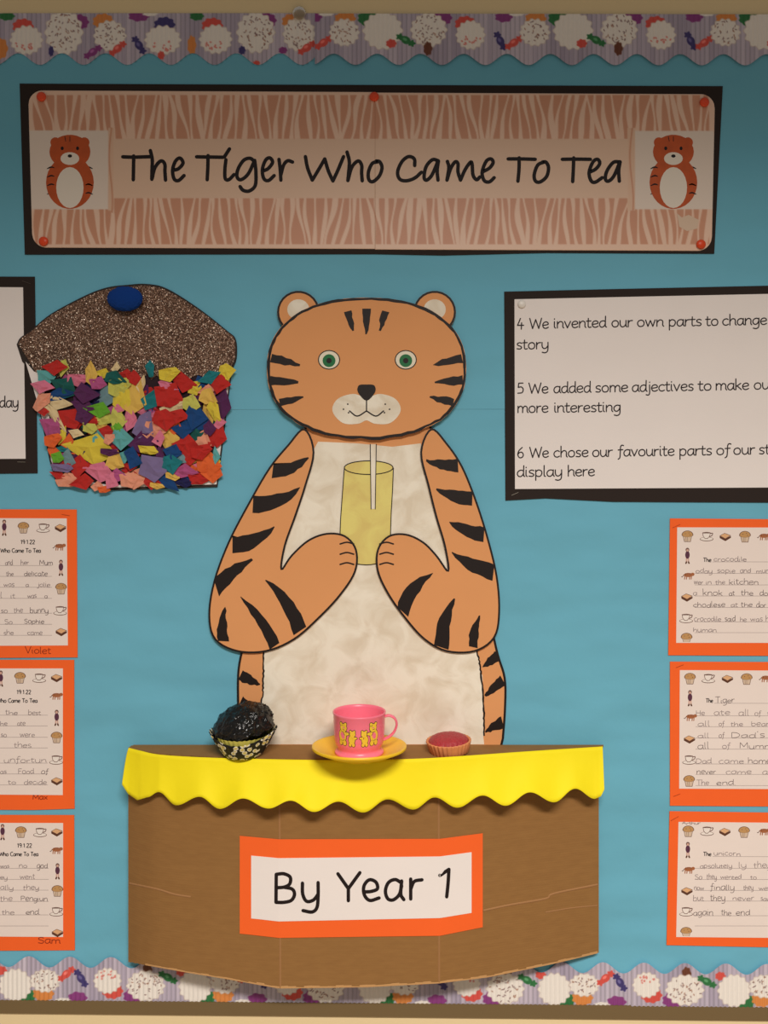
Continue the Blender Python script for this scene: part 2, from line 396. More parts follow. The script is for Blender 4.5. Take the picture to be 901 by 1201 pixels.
top_m = [('blob',8,19,9,5,'g'),('blob',1,57,8,12,'o'),('cake',31,47,18,16,'r',27,31,'r'),('cake',75,38,21,25,'p',92,26,'d'),
 ('blob',60,60,3,6,'n'),('cake',129,42,18,17,'o',121,25,'d'),('sweet',138,57,'r',-.7),('sweet',109,61,'p',-.6),
 ('blob',163,19,12,6,'p'),('blob',176,16,9,3,'w'),('sweet',163,53,'n',1),('cake',191,47,20,16,'n',193,29,'r'),('blob',189,65,4,5,'r'),
 ('blob',231,19,8,5,'g'),('blob',225,53,5,11,'o'),('cake',253,46,18,16,'r',249,30,'r'),('cake',300,38,21,23,'p',312,24,'d'),
 ('blob',284,59,4,5,'n'),('blob',301,74,4,3,'r'),('cake',351,40,18,19,'o',343,25,'d'),('sweet',360,56,'r',-.6),('blob',332,59,5,4,'p')]
top_m2 = []
for k in range(-1, 4):
    b = k*223.5
    top_m2 += [('cake',404+b,38,16.5,15,'o',405+b,22,'d'),('blob',430+b,22,9,8,'g'),('cake',449+b,36,22,21,'g',432+b,21,''),('blob',459+b,51,6,5,'r'),
      ('sweet',476+b,47,'g',.5),('cake',503+b,35,20,19,'p',518+b,21,'d'),('blob',502+b,57,5,8,'b'),('cake',552+b,41,16,16,'r',546+b,28,'r'),
      ('blob',591+b,20,10,6,'p'),('blob',606+b,16,9,3,'w'),('sweet',587+b,48,'n',1.1),('sweet',603+b,50,'r',-.6)]
def sc(c0, per, lo, hi, slope): return lambda x: lo+slope*x+(hi-lo)*(.5+.5*np.cos(2*np.pi*(x-c0)/per))
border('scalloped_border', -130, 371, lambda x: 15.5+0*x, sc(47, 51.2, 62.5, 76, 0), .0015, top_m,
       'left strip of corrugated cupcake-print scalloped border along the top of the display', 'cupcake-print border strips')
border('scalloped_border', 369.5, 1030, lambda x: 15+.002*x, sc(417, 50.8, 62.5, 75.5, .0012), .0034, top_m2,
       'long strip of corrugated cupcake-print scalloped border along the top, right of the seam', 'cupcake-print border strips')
bot_m = []
for k in range(-2, 6):
    b = 210.8*k; s_ = .0078*b+.4
    bot_m += [('blob',2+b,1138+s_,6,5,'r'),('cake',18+b,1155+s_,18,18,'g',30+b,1168+s_,''),('cake',53+b,1150+s_,16.5,12.5,'o',51+b,1165+s_,'d'),
      ('sweet',78+b,1142+s_,'r',-.7),('sweet',95+b,1147+s_,'n',1.0),('blob',91+b,1170+s_,11,7,'p'),('blob',74+b,1173+s_,9,3,'w'),
      ('cake',126+b,1150+s_,15,14,'r',132+b,1162+s_,'r'),('blob',173+b,1137+s_,5.5,8,'b'),('cake',171+b,1156+s_,21,17,'p',157+b,1168+s_,'d'),('sweet',197+b,1146+s_,'g',.5)]
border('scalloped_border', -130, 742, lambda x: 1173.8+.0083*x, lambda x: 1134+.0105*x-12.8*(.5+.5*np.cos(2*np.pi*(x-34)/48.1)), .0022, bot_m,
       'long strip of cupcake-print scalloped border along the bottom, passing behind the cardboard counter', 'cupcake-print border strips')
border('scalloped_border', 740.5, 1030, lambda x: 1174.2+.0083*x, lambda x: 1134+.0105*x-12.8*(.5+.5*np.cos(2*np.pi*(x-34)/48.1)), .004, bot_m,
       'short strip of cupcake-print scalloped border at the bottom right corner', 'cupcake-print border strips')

# ------------------------------------------------------------------ pins and staples
def pin(x, y, d, r, m, label, group=None, name='push_pin', flat_=.5):
    c = W(x, y, d); R = r*S; prof = [(0, 0)]+[(R*math.sin(a), R*flat_*(1-math.cos(a))) for a in np.linspace(.25, 1.5, 6)]+[(R*.9, R*flat_*1.25), (R*.35, R*flat_*1.3), (.0005, R*flat_*1.35)]
    V, F = revolve(prof[1:], 20, 0, 0, 0)
    h = prof[-1][1]
    V2 = [Vector((c.x+v.x, c.y-(h-v.z), c.z+v.y)) for v in V]
    F.append(list(range(20))[::-1])
    o = link(name, V2, F, m, smooth=True, loc=c)
    return tag(o, label, 'pin', group)
def staple(x0, y0, x1, y1, d, parent, m=None):
    a, b = W(x0, y0, d), W(x1, y1, d); t = (b-a).normalized(); n = Vector((-t.z, 0, t.x))*.00032; V = []
    for p in (a, b):
        V += [p+n, p-n, p-n+Vector((0, -.0006, 0)), p+n+Vector((0, -.0006, 0))]
    F = [[0, 1, 2, 3], [7, 6, 5, 4], [0, 4, 5, 1], [1, 5, 6, 2], [2, 6, 7, 3], [3, 7, 4, 0]]
    return link('staple', V, F, m or M_staple, parent)

# ------------------------------------------------------------------ title banner
ban = thing('title_banner', 'wide black-backed banner with orange animal-stripe print reading The Tiger Who Came To Tea', 'banner', W(436, 298, .0015))
card('backing_card', [(23, 98), (200, 98.8), (848, 101), (838, 297.5), (640, 296.5), (520, 299.5), (440, 298), (29, 298.5)], .0024, .0009, M_black, ban)
def banner_half(x0, x1, rl, rr, yoff):
    T = lambda x: 106+yoff+(x-33)*.0048; B = lambda x: 290.3+(x-33)*.0042+yoff
    nx, ny = int((x1-x0)/1.0), 186
    xs = np.linspace(x0, x1, nx+1)
    top = T(xs); bot = B(xs); R = 17.
    for flag, e in ((rl, x0), (rr, x1)):
        if flag:
            t = np.clip(R-np.abs(xs-e), 0, R); cut = R-np.sqrt(np.maximum(R*R-t*t, 0)); top = top+cut; bot = bot-cut
    v = np.linspace(0, 1, ny+1)[:, None]; Y = top[None]*(1-v)+bot[None]*v
    # the sides lean in a little towards the bottom
    X = np.repeat(xs[None, :], ny+1, 0); lean = (Y-106)/185.
    if rl: X = X+lean*5*np.clip(1-(X-x0)/200, 0, 1)
    if rr: X = X-lean*4*np.clip(1-(x1-X)/200, 0, 1)
    cream = np.array((236, 200, 176.)); tan = np.array((208, 150, 120.)); C = np.zeros(X.shape+(3,))+tan
    r = np.random.RandomState(21)
    yc = np.where(Y < 198, (Y-112)/51, (Y-233)/54)
    for band in (0, 1):
        inb = (Y < 198) if band == 0 else (Y >= 198)
        for i in range(90):
            xx = 30+i*9.2+r.uniform(-1.6, 1.6); sl = r.uniform(-5, 5)+(8*math.sin(i*.7+band*2)); am = r.uniform(-2.2, 2.2); ph = r.uniform(0, 6); w = r.uniform(1.5, 2.5)
            if xx < x0-30 or xx > x1+30: continue
            xl = xx+sl*(yc-.5)+am*np.sin(yc*5+ph); wl = w*(1+.45*np.sin(yc*4+ph*2))
            f = (np.clip((wl-np.abs(X-xl))/.9+.5, 0, 1)*inb)[..., None]; C = C*(1-f)+cream*f
    def rect(a, b, c, d_, col):
        nonlocal C
        f = (np.clip(X-a+.5, 0, 1)*np.clip(b-X+.5, 0, 1)*np.clip(Y-c+.5, 0, 1)*np.clip(d_-Y+.5, 0, 1))[..., None]; C = C*(1-f)+np.array(col, float)*f
    rect(0, 1000, 90, 111.5, cream); rect(0, 1000, 286.5, 310, cream); rect(0, 38.5, 90, 300, cream); rect(832, 1000, 90, 300, cream)
    rect(127, 134, 150, 247, (228, 190, 162)); rect(736, 745, 150, 247, (228, 190, 162))
    for xl in (130, 741):
        f = (np.clip(1.4-np.abs(X-xl-2*np.sin(Y*.06)), 0, 1)*(Y > 150)*(Y < 250))[..., None]; C = C*(1-f)+tan*f
    rect(133, 737, 162.8, 232.5, (230, 196, 170))
    rect(33, 127, 153, 245.5, (232, 216, 202)); rect(745, 838, 153.5, 245.5, (232, 216, 202))
    C = lin(C); d = .0029; f = (D-d)/D
    P = np.stack([(X-450.5)*S*f, -d+0*X, CZ-(Y-600.5)*S*f], -1).reshape(-1, 3)-np.array(ban['_b'])
    i, j = np.meshgrid(np.arange(nx), np.arange(ny)); a = (j*(nx+1)+i).ravel(); Q = np.stack([a, a+nx+1, a+nx+2, a+1], 1)
    me = bpy.data.meshes.new('laminated_print'); me.vertices.add(len(P)); me.vertices.foreach_set('co', P.ravel())
    me.loops.add(Q.size); me.loops.foreach_set('vertex_index', Q.ravel().astype(np.int32))
    me.polygons.add(len(Q)); me.polygons.foreach_set('loop_start', np.arange(0, Q.size, 4).astype(np.int32)); me.polygons.foreach_set('loop_total', np.full(len(Q), 4, np.int32))
    me.update(calc_edges=True)
    ca = me.color_attributes.new('Col', 'FLOAT_COLOR', 'POINT')
    ca.data.foreach_set('color', np.concatenate([C.reshape(-1, 3), np.ones((len(P), 1))], 1).ravel().astype(np.float32))
    me.materials.append(M_banner); o = bpy.data.objects.new('laminated_print', me); COL.objects.link(o); o.parent = ban
    mod = o.modifiers.new('t', 'SOLIDIFY'); mod.thickness = .0004; mod.offset = -1
banner_half(33, 440, True, False, 0)
banner_half(440, 839, False, True, .6)

rb = Rib(flat(.00305))
words = {}
def cs(strokes, k, ox, oy, w=4.2):
    for s_ in strokes:
        P = [(ox+x/k, oy+y/k) for x, y in s_]; mx = P[0][0]
        i = sum(mx > e for e in (226, 349, 458, 587, 650)); words.setdefault(i, Rib(flat(.00305))).stroke(P, w)
K = 4.095
cs([[(57,98),(110,100)],[(110,100),(195,97)],[(110,94),(108,208)],[(190,68),(199,110),(198,160),(197,206)],[(198,204),(212,150),(240,118),(259,132),(260,170),(263,210)],
    [(298,163),(325,155),(347,128),(332,104),(310,120),(297,162),(304,204),(325,212),(352,188)],
    [(412,98),(540,100)],[(467,92),(466,150),(463,208)],[(553,112),(548,160),(550,203),(568,207),(592,183)],[(545,99),(570,60)],
    [(688,118),(668,105),(638,115),(612,155),(606,193),(625,208),(660,180),(690,118)],[(691,115),(697,170),(694,235),(665,262),(636,259),(621,241)],
    [(728,167),(755,155),(777,125),(764,103),(743,115),(728,160),(735,202),(757,212),(785,188)],[(808,110),(814,160),(817,210)],[(817,185),(830,138),(850,117),(873,123)]], K, 130, 160)
cs([[(75,97),(85,150),(108,210)],[(108,210),(138,160),(168,108)],[(168,108),(185,165),(207,214)],[(207,214),(232,160),(258,97)],
    [(275,75),(286,120),(283,170),(279,212)],[(279,212),(298,148),(328,118),(345,138),(345,175),(348,213)],
    [(422,122),(396,130),(378,170),(380,208),(400,217),(430,190),(443,150),(432,122),(415,118)],
    [(600,140),(598,108),(570,97),(538,122),(518,170),(528,205),(560,213),(600,200),(632,172)],
    [(712,116),(685,112),(655,145),(645,195),(657,210),(683,185),(712,118)],[(714,118),(708,165),(712,210)],
    [(757,120),(764,150),(755,210)],[(755,210),(774,152),(795,122),(808,132),(808,170),(820,210)],[(820,210),(842,160),(868,124),(876,135),(880,185),(897,208),(913,195)]], K, 340, 160)
cs([[(107,170),(140,152),(158,125),(147,108),(124,120),(105,172),(115,212),(140,218),(163,198)],
    [(230,108),(290,108),(360,110)],[(283,103),(282,160),(277,215)],[(405,122),(372,138),(355,185),(362,215),(385,218),(415,192),(424,150),(412,124),(395,123)],
    [(490,110),(550,109),(625,110)],[(545,103),(543,160),(540,217)],[(620,172),(650,157),(670,130),(660,110),(638,122),(619,172),(628,212),(648,220),(682,198)],
    [(767,122),(735,125),(705,165),(697,203),(711,215),(738,190),(767,122)],[(768,122),(761,165),(764,215)]], K, 540, 160)
for i in sorted(words): words[i].build('printed_word', M_ink, ban)
# generic little animal pictures printed at both ends
M_rust = mat('printed_rust_orange', (190, 84, 36), .5, 0, var=.12, vscale=60)
M_rustw = mat('printed_white', (236, 226, 212), .5)
for cx in (82, 790):
    q = Rib(flat(.00302)); E = lambda x, y: (cx+x, 200+y)
    q.disc(E(-17, -33), 6, 6, 0); q.disc(E(17, -33), 6, 6, 0); q.disc(E(0, 14), 28, 31, 0, 30); q.disc(E(0, -22), 24, 20, 0, 26)
    q.disc(E(0, 20), 16, 24, 1, 24); q.disc(E(0, -14), 11, 7.5, 1, 18); q.disc(E(-9, -26), 1.8, 2.2, 2); q.disc(E(9, -26), 1.8, 2.2, 2)
    q.disc(E(0, -17), 2.6, 1.9, 2); q.stroke([E(-4, -11), E(0, -9.5), E(4, -11)], 1, mi=2)
    for sx in (-1, 1):
        for yy in (-4, 6, 16, 26): q.stroke([E(sx*27, yy+2), E(sx*22, yy), E(sx*18, yy+1)], 1.8, taper=.7, mi=2)
    for xx in (-6, 0, 6): q.stroke([E(xx, -40), E(xx*.8, -34)], 1.6, taper=.5, mi=2)
    o = q.build('animal_picture', None, ban, mats=[M_rust, M_rustw, M_ink])
card('tape_patch', [(794, 250), (800, 255), (808, 252), (820, 258), (818, 268), (806, 271), (797, 266)], .0031, .0001, mat('cloudy_tape', (222, 196, 172), .5), ban)
for x, y, lb in ((49, 114, 'orange push pin at the top left corner of the title banner'), (439, 114, 'orange push pin at the top middle of the title banner'),
                 (826, 120.5, 'orange push pin at the top right corner of the title banner'), (51.5, 283.5, 'orange push pin at the bottom left corner of the title banner'),
                 (822, 287, 'orange push pin at the bottom right corner of the title banner')):
    pin(x, y, .0032, 5.6, M_pin, lb, 'orange push pins on the banner')
mclear = mat('clear_pin_plastic', (190, 175, 150), .2, spec=.6); mclear.node_tree.nodes['Principled BSDF'].inputs['Transmission Weight'].default_value = .6
pin(351, 16, .0032, 8, mclear, 'round clear plastic pin on the top edge of the border', flat_=.35)

# ------------------------------------------------------------------ black-framed text posters
pl = thing('text_poster', 'white text sheet on black card behind the glitter cupcake, ending in the word day', 'poster', W(-60, 555, .0015))
card('backing_card', [(-150, 324), (40.8, 324.5), (44, 555), (-150, 557)], .0022, .0007, M_black, pl)
card('paper_sheet', [(-140, 336), (27, 337), (30, 538), (-140, 539)], .0026, .0003, M_white, pl)
rb = Rib(flat(.0027)); write(rb, 'day', -1, 22, 477.5, 1.4, 7.6); rb.build('printed_word', M_print, pl)
staple(26, 329.5, 36, 333, .0023, pl, mat('dull_staple', (96, 84, 76), .5, metal=.5)); staple(20.5, 541.8, 30, 542, .0023, pl)

pr = thing('text_poster', 'white text sheet on black card with numbered lines 4, 5 and 6 at the right', 'poster', W(750, 588, .0015))
card('backing_card', [(591.5, 342), (720, 339), (1040, 332), (1040, 590), (800, 589), (720, 588.5), (640, 584.5), (593, 587)], .0022, .0007, M_black, pr)
card('paper_sheet', [(603.6, 351), (1030, 342), (1030, 571), (604.2, 573.5)], .0026, .0003, M_white, pr)
rb = Rib(flat(.0027))
for t, a, b, y, y1 in (('4', 606.5, 615, 385.6, 385.4), ('We', 621, 644, 385.5, 385), ('invented', 649, 711.5, 384.8, 383.6), ('our', 717, 742.5, 383.5, 383.2), ('own', 747, 779, 383, 382.6),
    ('parts', 784, 823.5, 382.5, 382), ('to', 827.5, 843, 382, 381.6), ('change', 847, 900, 381.5, 380.5), ('story', 605.5, 644, 409.5, 409),
    ('5', 606.5, 615, 461.5, 461.3), ('We', 620, 643.5, 461.3, 461), ('added', 649, 693.5, 460.8, 460), ('some', 698, 737, 460, 459.3), ('adjectives', 741, 814, 459.3, 458), ('to', 818.5, 835, 458, 457.6),
    ('make', 839, 879, 457.5, 456.8), ('our', 884, 910, 456.6, 456), ('more', 606.5, 643.5, 484, 483.6), ('interesting', 649.5, 728.5, 483.6, 482.6),
    ('6', 606.5, 615, 537, 536.8), ('We', 621, 644, 536.6, 536.3), ('chose', 649, 690.5, 536.2, 535.6), ('our', 694.5, 719, 535.6, 535.3), ('favourite', 724.5, 791.5, 535, 534.2),
    ('parts', 796.5, 835.5, 534.2, 533.5), ('of', 840, 857, 533.4, 533.2), ('our', 860, 886, 533, 532.6), ('story', 890, 928, 532.5, 532), ('display', 606, 660, 559, 558.5), ('here', 665.5, 698, 558.4, 558)):
    rb = Rib(flat(.0027)); write(rb, t, a, b, y, 1.4, 7.5, y1); rb.build('printed_word', M_print, pr)
staple(600, 581, 608, 577.5, .0023, pr); pin(612, 357, .0027, 4.8, M_wpin, 'white push pin in the top left corner of the numbered text sheet', flat_=.45)

# ------------------------------------------------------------------ children's writing sheets
IM = [mat('icon_muffin_tan', (196, 150, 96), .7), mat('icon_case_beige', (214, 190, 166), .7), mat('icon_outline', (112, 80, 70), .7), mat('icon_bread', (226, 176, 128), .7),
      mat('icon_crust', (96, 58, 38), .7), mat('icon_purple', (92, 52, 72), .7), mat('icon_skin', (214, 172, 156), .7), mat('icon_white', (240, 230, 222), .7), mat('icon_cat', (170, 104, 66), .7)]
def icon(kind, x, y, d, parent, cut=None):
    q = Rib(flat(d)); lim = cut if cut is not None else 1e9
    P = lambda pts: [(x+a, min(y+b, lim)) for a, b in pts]
    if kind == 'muffin':
        q.poly(P([(-5.4,-.5),(5.4,-.5),(3.8,6.6),(-3.8,6.6)]), 2); q.poly(P([(-4.8,0),(4.8,0),(3.3,6),(-3.3,6)]), 1)
        top = [(6.9*math.cos(a), -1.6+5.2*math.sin(a)*(1 if math.sin(a) < 0 else .5)) for a in np.linspace(0, 2*math.pi, 18)[:-1]]
        q.poly(P(top), 2); q.poly(P([(a*.88, b*.9-.1) for a, b in top]), 0)
        if lim > y+6:
            for i in (-2, 0, 2): q.stroke(P([(i, 1), (i*.8, 5.8)]), .35, mi=2)
        for dx, dy in ((-2.5, -3), (1.8, -4), (3, -1.5)): q.disc((x+dx, y+dy), .6, .5, 2, 6)
        nm = 'muffin_picture'
    elif kind == 'cup':
        q.disc((x, y+3.3), 8, 2.5, 2, 18); q.disc((x, y+3.1), 7.3, 1.9, 7, 18)
        q.poly([(x-5, y-4), (x+4.6, y-4), (x+3.6, y), (x+1.2, y+3), (x-2, y+3), (x-4.3, y)], 2)
        q.poly([(x-4.3, y-3.4), (x+4, y-3.4), (x+3, y), (x+.9, y+2.3), (x-1.7, y+2.3), (x-3.6, y)], 7)
        q.stroke([(x-5, y-4), (x, y-4.6), (x+4.6, y-4)], .9, mi=2); q.stroke([(x+4.2, y-3.2), (x+7, y-3.6), (x+6.2, y-1), (x+3.2, y+.6)], .9, mi=2)
        nm = 'teacup_picture'
    elif kind == 'sandwich':
        q.poly(P([(-6.8,-1),(0,2.2),(6.5,-1),(6.5,1.2),(0,5.2),(-6.6,1.6)]), 4); q.poly(P([(-6.8,-1.2),(-1,-4.4),(6.6,-1.6),(0,2.8)]), 2); q.poly(P([(-5.9,-1.2),(-1,-3.8),(5.6,-1.5),(0,2)]), 3)
        nm = 'sandwich_picture'
    elif kind == 'child':
        q.stroke([(x-1, y+2), (x-1.2, y+7)], 1.6, mi=6); q.stroke([(x+1, y+2), (x+1.2, y+7)], 1.6, mi=6)
        q.stroke([(x-1.2, y+7.2), (x-1.8, y+8.6)], 1.8, mi=4); q.stroke([(x+1.2, y+7.2), (x+1.8, y+8.6)], 1.8, mi=4)
        q.disc((x, y-1.2), 2.7, 4.6, 5, 12); q.disc((x, y-7.2), 2.2, 2.4, 2, 12); q.disc((x, y-6.6), 1.4, 1.5, 6, 10)
        nm = 'child_picture'
    else:
        q.disc((x+.5, y-.6), 5.4, 2.5, 8, 14); q.disc((x+5.6, y-1.4), 2.2, 2, 8, 10); q.stroke([(x-4.5, y-1), (x-6.6, y+1.6), (x-7.6, y+1.2)], .8, mi=2)
        for dx in (-3.6, -1.4, 2.2, 4.2): q.stroke([(x+dx, y+1), (x+dx-.3, y+4.2)], 1.1, mi=8)
        for dx in (-3, -1, 1, 3): q.stroke([(x+dx, y-2.8), (x+dx+.4, y-.6)], .5, mi=2)
        nm = 'animal_picture'
    q.build(nm, None, parent, mats=IM)

def sheet(label, mount, paper, icons, printed, rules, hand, names, staples):
    x = sum(p[0] for p in mount)/4; yb = max(p[1] for p in mount)
    t = thing('writing_sheet', label, 'worksheet', W(x, yb, .0015), 'children\'s writing on orange mounts')
    card('orange_mount', mount, .0022, .0006, M_orange, t); card('paper_sheet', paper, .0025, .0002, M_cream, t)
    for ic in icons: icon(ic[0], ic[1], ic[2], .00256, t, ic[3] if len(ic) > 3 else None)
    q = Rib(flat(.00256))
    for tx, a, b, y, xh in printed: write(q, tx, a, b, y, .85, xh)
    q.build('printed_heading', M_print, t)
    q = Rib(flat(.00254))
    for a, b, y, y1 in rules: q.stroke([(a, y), (b, y1)], .55)
    q.build('ruled_lines', M_rule, t)
    q = Rib(flat(.0026))
    for h in hand: write(q, h[0], h[1], h[2], h[3], .62, h[4] if len(h) > 4 else 3.3, wob=.5, mi=1 if (len(h) > 5) else 0)
    q.build('handwriting', None, t, mats=[M_pencil, M_pencild])
    if names:
        q = Rib(flat(.0023)); 
        for n_ in names: write(q, *n_, wob=.3)
        q.build('handwritten_name', M_name, t)
    for s_ in staples: staple(*s_, .0023, t, MATS.get('copper_staple') or mat('copper_staple', (206, 100, 52), .4, metal=.6))
    return t
def rl(x0, x1, ys, sl=0): return [(x0, x1, y, y+sl) for y in ys]
sheet('orange-mounted writing sheet at the left, uppermost of three, pencilled name along its mount',
  [(-150, 597), (90, 597.5), (91, 771), (-150, 772.5)], [(-140, 607.3), (78.3, 608), (79.6, 757), (-140, 758)],
  [('child',5,619),('muffin',27.5,619),('cup',50.5,619),('sandwich',71,619),('cat',69.5,641),('child',71.5,666),('muffin',71.6,690.5),('cup',70.5,716),('sandwich',72,741)],
  [('19.1.22',24,41,638,2.9),('The Tiger',-34,-3,648,2.9),('Who Came To Tea',.5,48,648,2.9)], rl(-100, 61, (663.3,676,688.8,701.8,719.2,732.2,745.2)),
  [('and',6,15,662.5),('her',24,34,662.5),('Mum',46,62,662.5,3.6,1),('the',7,16,675.5),('delicate',28,56,675.5,3.6,1),('was',4,17,688.3),('a',30,34,688.3),('jolie',44,59,688.3,3.6),
   ('l',0,3,701.3,4),('it',12,18,701.3),('was',32,43,701.3),('a',52,56,701.3),('so',1,9,718.6),('the',16,27,718.6,3.6),('bunny',35,57,718.6,3.9,1),('So',5,15,731.6),('Sophie',28,52,731.6,3.6,1),('she',4,16,744.6),('came',32,50,744.6)],
  [('Violet',29,60,766.5,.9,5)], [(72.5,603.2,82,604.8)])
sheet('orange-mounted writing sheet at the left, middle of three, bottom edge lifting',
  [(-150, 773.5), (87, 774), (87.5, 948.5), (40, 950), (-150, 949)], [(-140, 784), (73.8, 784), (73.6, 932.5), (-140, 931)],
  [('child',1,796),('muffin',23.5,795),('cup',46,795),('sandwich',66.5,795),('cat',66,816),('child',66.5,842),('muffin',66.4,865),('cup',65.8,891),('sandwich',66.8,916)],
  [('19.1.22',19.5,36.5,814,2.9),('The Tiger',-38,-7,824,2.9),('Who Came To Tea',-4,44,824,2.9)], rl(-100, 56, (838.8,851.4,864.7,877.2,895,907.7,920.6)),
  [('the',6,21,838.3),('best',33,48,838.3),('he',0,9,851),('ate',20,30,851),('so',1,8,864.3),('were',23,41,864.3),('thes',16,37,876.8,3.9),('unfortun',4,55,894.4,3.9),('as',0,8,907.2),('Food',21,40,907.2),('of',48,57,907.2,3.6,1),('to',9,19,920),('decide',28,55,920)],
  [('Max',38,56,937.5,.9,3.8)], [])
sheet('orange-mounted writing sheet at the left, lowest of three, just above the bottom border',
  [(-150, 955.5), (87, 956), (87.8, 1114.5), (-150, 1116)], [(-140, 965), (74, 965.3), (74, 1099), (-140, 1097.5)],
  [('child',3,976),('muffin',24.5,976),('cup',47,976),('sandwich',66.8,976),('cat',66,997),('child',67.5,1022),('muffin',67.3,1045),('cup',66,1069),('sandwich',67.5,1094)],
  [('19.1.22',20,37.5,994,2.9),('The Tiger',-35,-4,1004,2.9),('Who Came To Tea',-1,45,1004,2.9)], rl(-100, 57, (1018.4,1031.4,1044,1057.2,1073,1086)),
  [('was',0,11,1018),('no',22,32,1018),('god',43,56,1018,3.7,1),('ey',0,9,1031),('went',23,41,1031,3.6),('ally',0,16,1043.6,3.5),('they',27,46,1043.6,3.5),('the',0,15,1056.8,3.6),('Pengiun',24,56,1056.8,3.8,1),('the',2,17,1072.6),('end.',30,48,1072.6,3.8,1)],
  [('Sam',44,71,1106.5,1,4.6)], [])
sheet('orange-mounted writing sheet at the right, uppermost of three, with a story about a crocodile',
  [(786, 608), (1040, 610), (1040, 770), (784, 768.5)], [(794.5, 618.5), (1030, 619), (1030, 754), (793.3, 754)],
  [('muffin',806.5,629),('cup',829,629),('sandwich',851,629.5),('muffin',874,629.5),('cat',896,629),('child',806.5,652),('cat',807,675),('sandwich',806,700.5),('cup',805,725),('muffin',805.5,749,753)],
  [('The',825,834.5,659,2.9)], [(836,960,659,659)]+rl(815, 960, (672.5,686,699,712.4,729.3,742)),
  [('crocodile',837,876,658.5),('oday',816,836,672),('sopie',841,863,672),('and',868,881,672),('mum',887,905,672),('wer',814,825,685.5),('in',828,835,685.5),('the',839,851,685.5),('kitchen',855,890,685.5,4,1),
   ('a',813,818,698.5),('knok',824,848,698.5,4.3,1),('at',855,862,698.5,3.6,1),('the',869,884,698.5,4,1),('door',891,910,698.5,4,1),('chodlese',813,851,712,3.6,1),('at',857,866,712),('the',869,883,712,3.6,1),('dor',887,899,712,3.8,1),
   ('crocodile',814,846,728.8,3.6),('said',850,863,728.8,3.6,1),('he',868,876,728.8),('was',880,895,728.8,3.6),('h',898,903,728.8,4),('human',813,841,741.6)],
  None, [(789,619,798,615)])
sheet('orange-mounted writing sheet at the right, middle of three, with a story headed The Tiger',
  [(786, 776), (1040, 777), (1040, 947), (786, 945)], [(797.6, 786), (1030, 787), (1030, 926), (796.8, 925)],
  [('muffin',809.5,796),('cup',831,795.5),('sandwich',853.5,796),('muffin',876,796.5),('cat',898,795.5),('child',809.5,819),('cat',810,841),('sandwich',809,867),('cup',808.5,891),('muffin',808.5,916)],
  [('The',828,836.5,824,2.9)], [(838,960,824.8,825)]+rl(816, 960, (839.5,852.3,865.6,878.6,896,908.3,921.4)),
  [('Tiger',839,862,824.2,4,1),('He',816,827,839),('ate',837,857,839,4),('all',866,879,839,4),('of',885,893,839),('th',900,908,839),('all',818,833,851.8,3.6),('of',843,850,851.8),('the',857,872,851.8),('bear',881,903,851.8,3.6),
   ('all',818,832,865,3.6),('of',843,850,865),("Dad's",857,898,865,4,1),('all',818,832,878,4.6,1),('of',847,857,878,3.6),('Mummy',867,915,878,4,1),('Dad',816,835,895.4,4),('came',843,873,895.4,3.6),('home',877,905,895.4,4,1),
   ('never',817,840,907.8,4,1),('came',851,882,907.8,3.8),('a',894,901,907.8,3.8),('The',817,832,920.8,3.6),('end.',840,864,920.8,3.6,1)],
  None, [(793,783,802,779.5),(790,934,798,931)])
sheet('orange-mounted writing sheet at the right, lowest of three, tiny name above its first muffin',
  [(785.5, 951.5), (1040, 955), (1040, 1114), (782, 1108.5)], [(796, 964), (1030, 966), (1030, 1101), (793.3, 1099)],
  [('muffin',807.5,975),('cup',829.5,974.5),('sandwich',850.5,975.5),('muffin',873,976),('cat',896,975),('child',807,997),('cat',807.5,1020),('sandwich',806,1045),('cup',805,1069),('muffin',805,1094,1098)],
  [('The',825,834.5,1004,2.9)], [(836,960,1004.5,1005)]+rl(815, 960, (1018.4,1031.5,1044.3,1056.8,1074,1086)),
  [('Arthur',800,822,967,2.2),('unicorn',837,869,1003.6),('apsolutely',821,859,1018),('ly',866,876,1018,4),('they',884,905,1018,4.5),('So',815,824,1031),('they',829,841,1031,4),('wented',845,870,1031),('to',880,888,1031),
   ('now',814,826,1043.8),('finally',833,862,1043.8,4.2,1),('they',872,884,1043.8,4),('were',890,908,1043.8),('but',813,826,1056.4,4),('they',833,851,1056.4,4.8,1),('never',859,885,1056.4,3.6),('saw',892,905,1056.4),
   ('again',813,837,1073.6,4.2,1),('the',846,858,1073.6,4.4,1),('end',863,880,1073.6,4.4,1)],
  None, [(787,962.5,796,957.5)])

# ------------------------------------------------------------------ glitter cupcake collage
cc = thing('cupcake_collage', 'large paper cupcake with brown glitter icing, blue pom-pom and tissue paper case', 'collage', W(160, 572, .0015))
top = cat_rom([(19.5,404),(24,396),(36,387.5),(60,368),(100,346.6),(126,337),(150,334),(172,333),(196,338.5),(233,361.6),(266,387.5),(276.5,398),(277.5,420),(272,434)], 5)
body = [(255,571),(200,573),(130,575),(66,568),(58,540),(50,500),(40,452),(38,437),(26,424)]
card('base_card', top+body, .0035, .002, mat('dark_edged_card', (52, 44, 40), .8), cc)
card('white_card', [(30, 424), (40, 436), (268, 432), (270, 440), (262, 500), (254, 568), (200, 570), (130, 572), (68, 565), (60, 540), (52, 500)], .0038, .0003, M_white, cc)
card('dark_lining', [(48, 440), (262, 438), (250, 564), (200, 567), (130, 569), (72, 560)], .0041, .0003, mat('dark_tissue', (44, 26, 34), .8), cc)
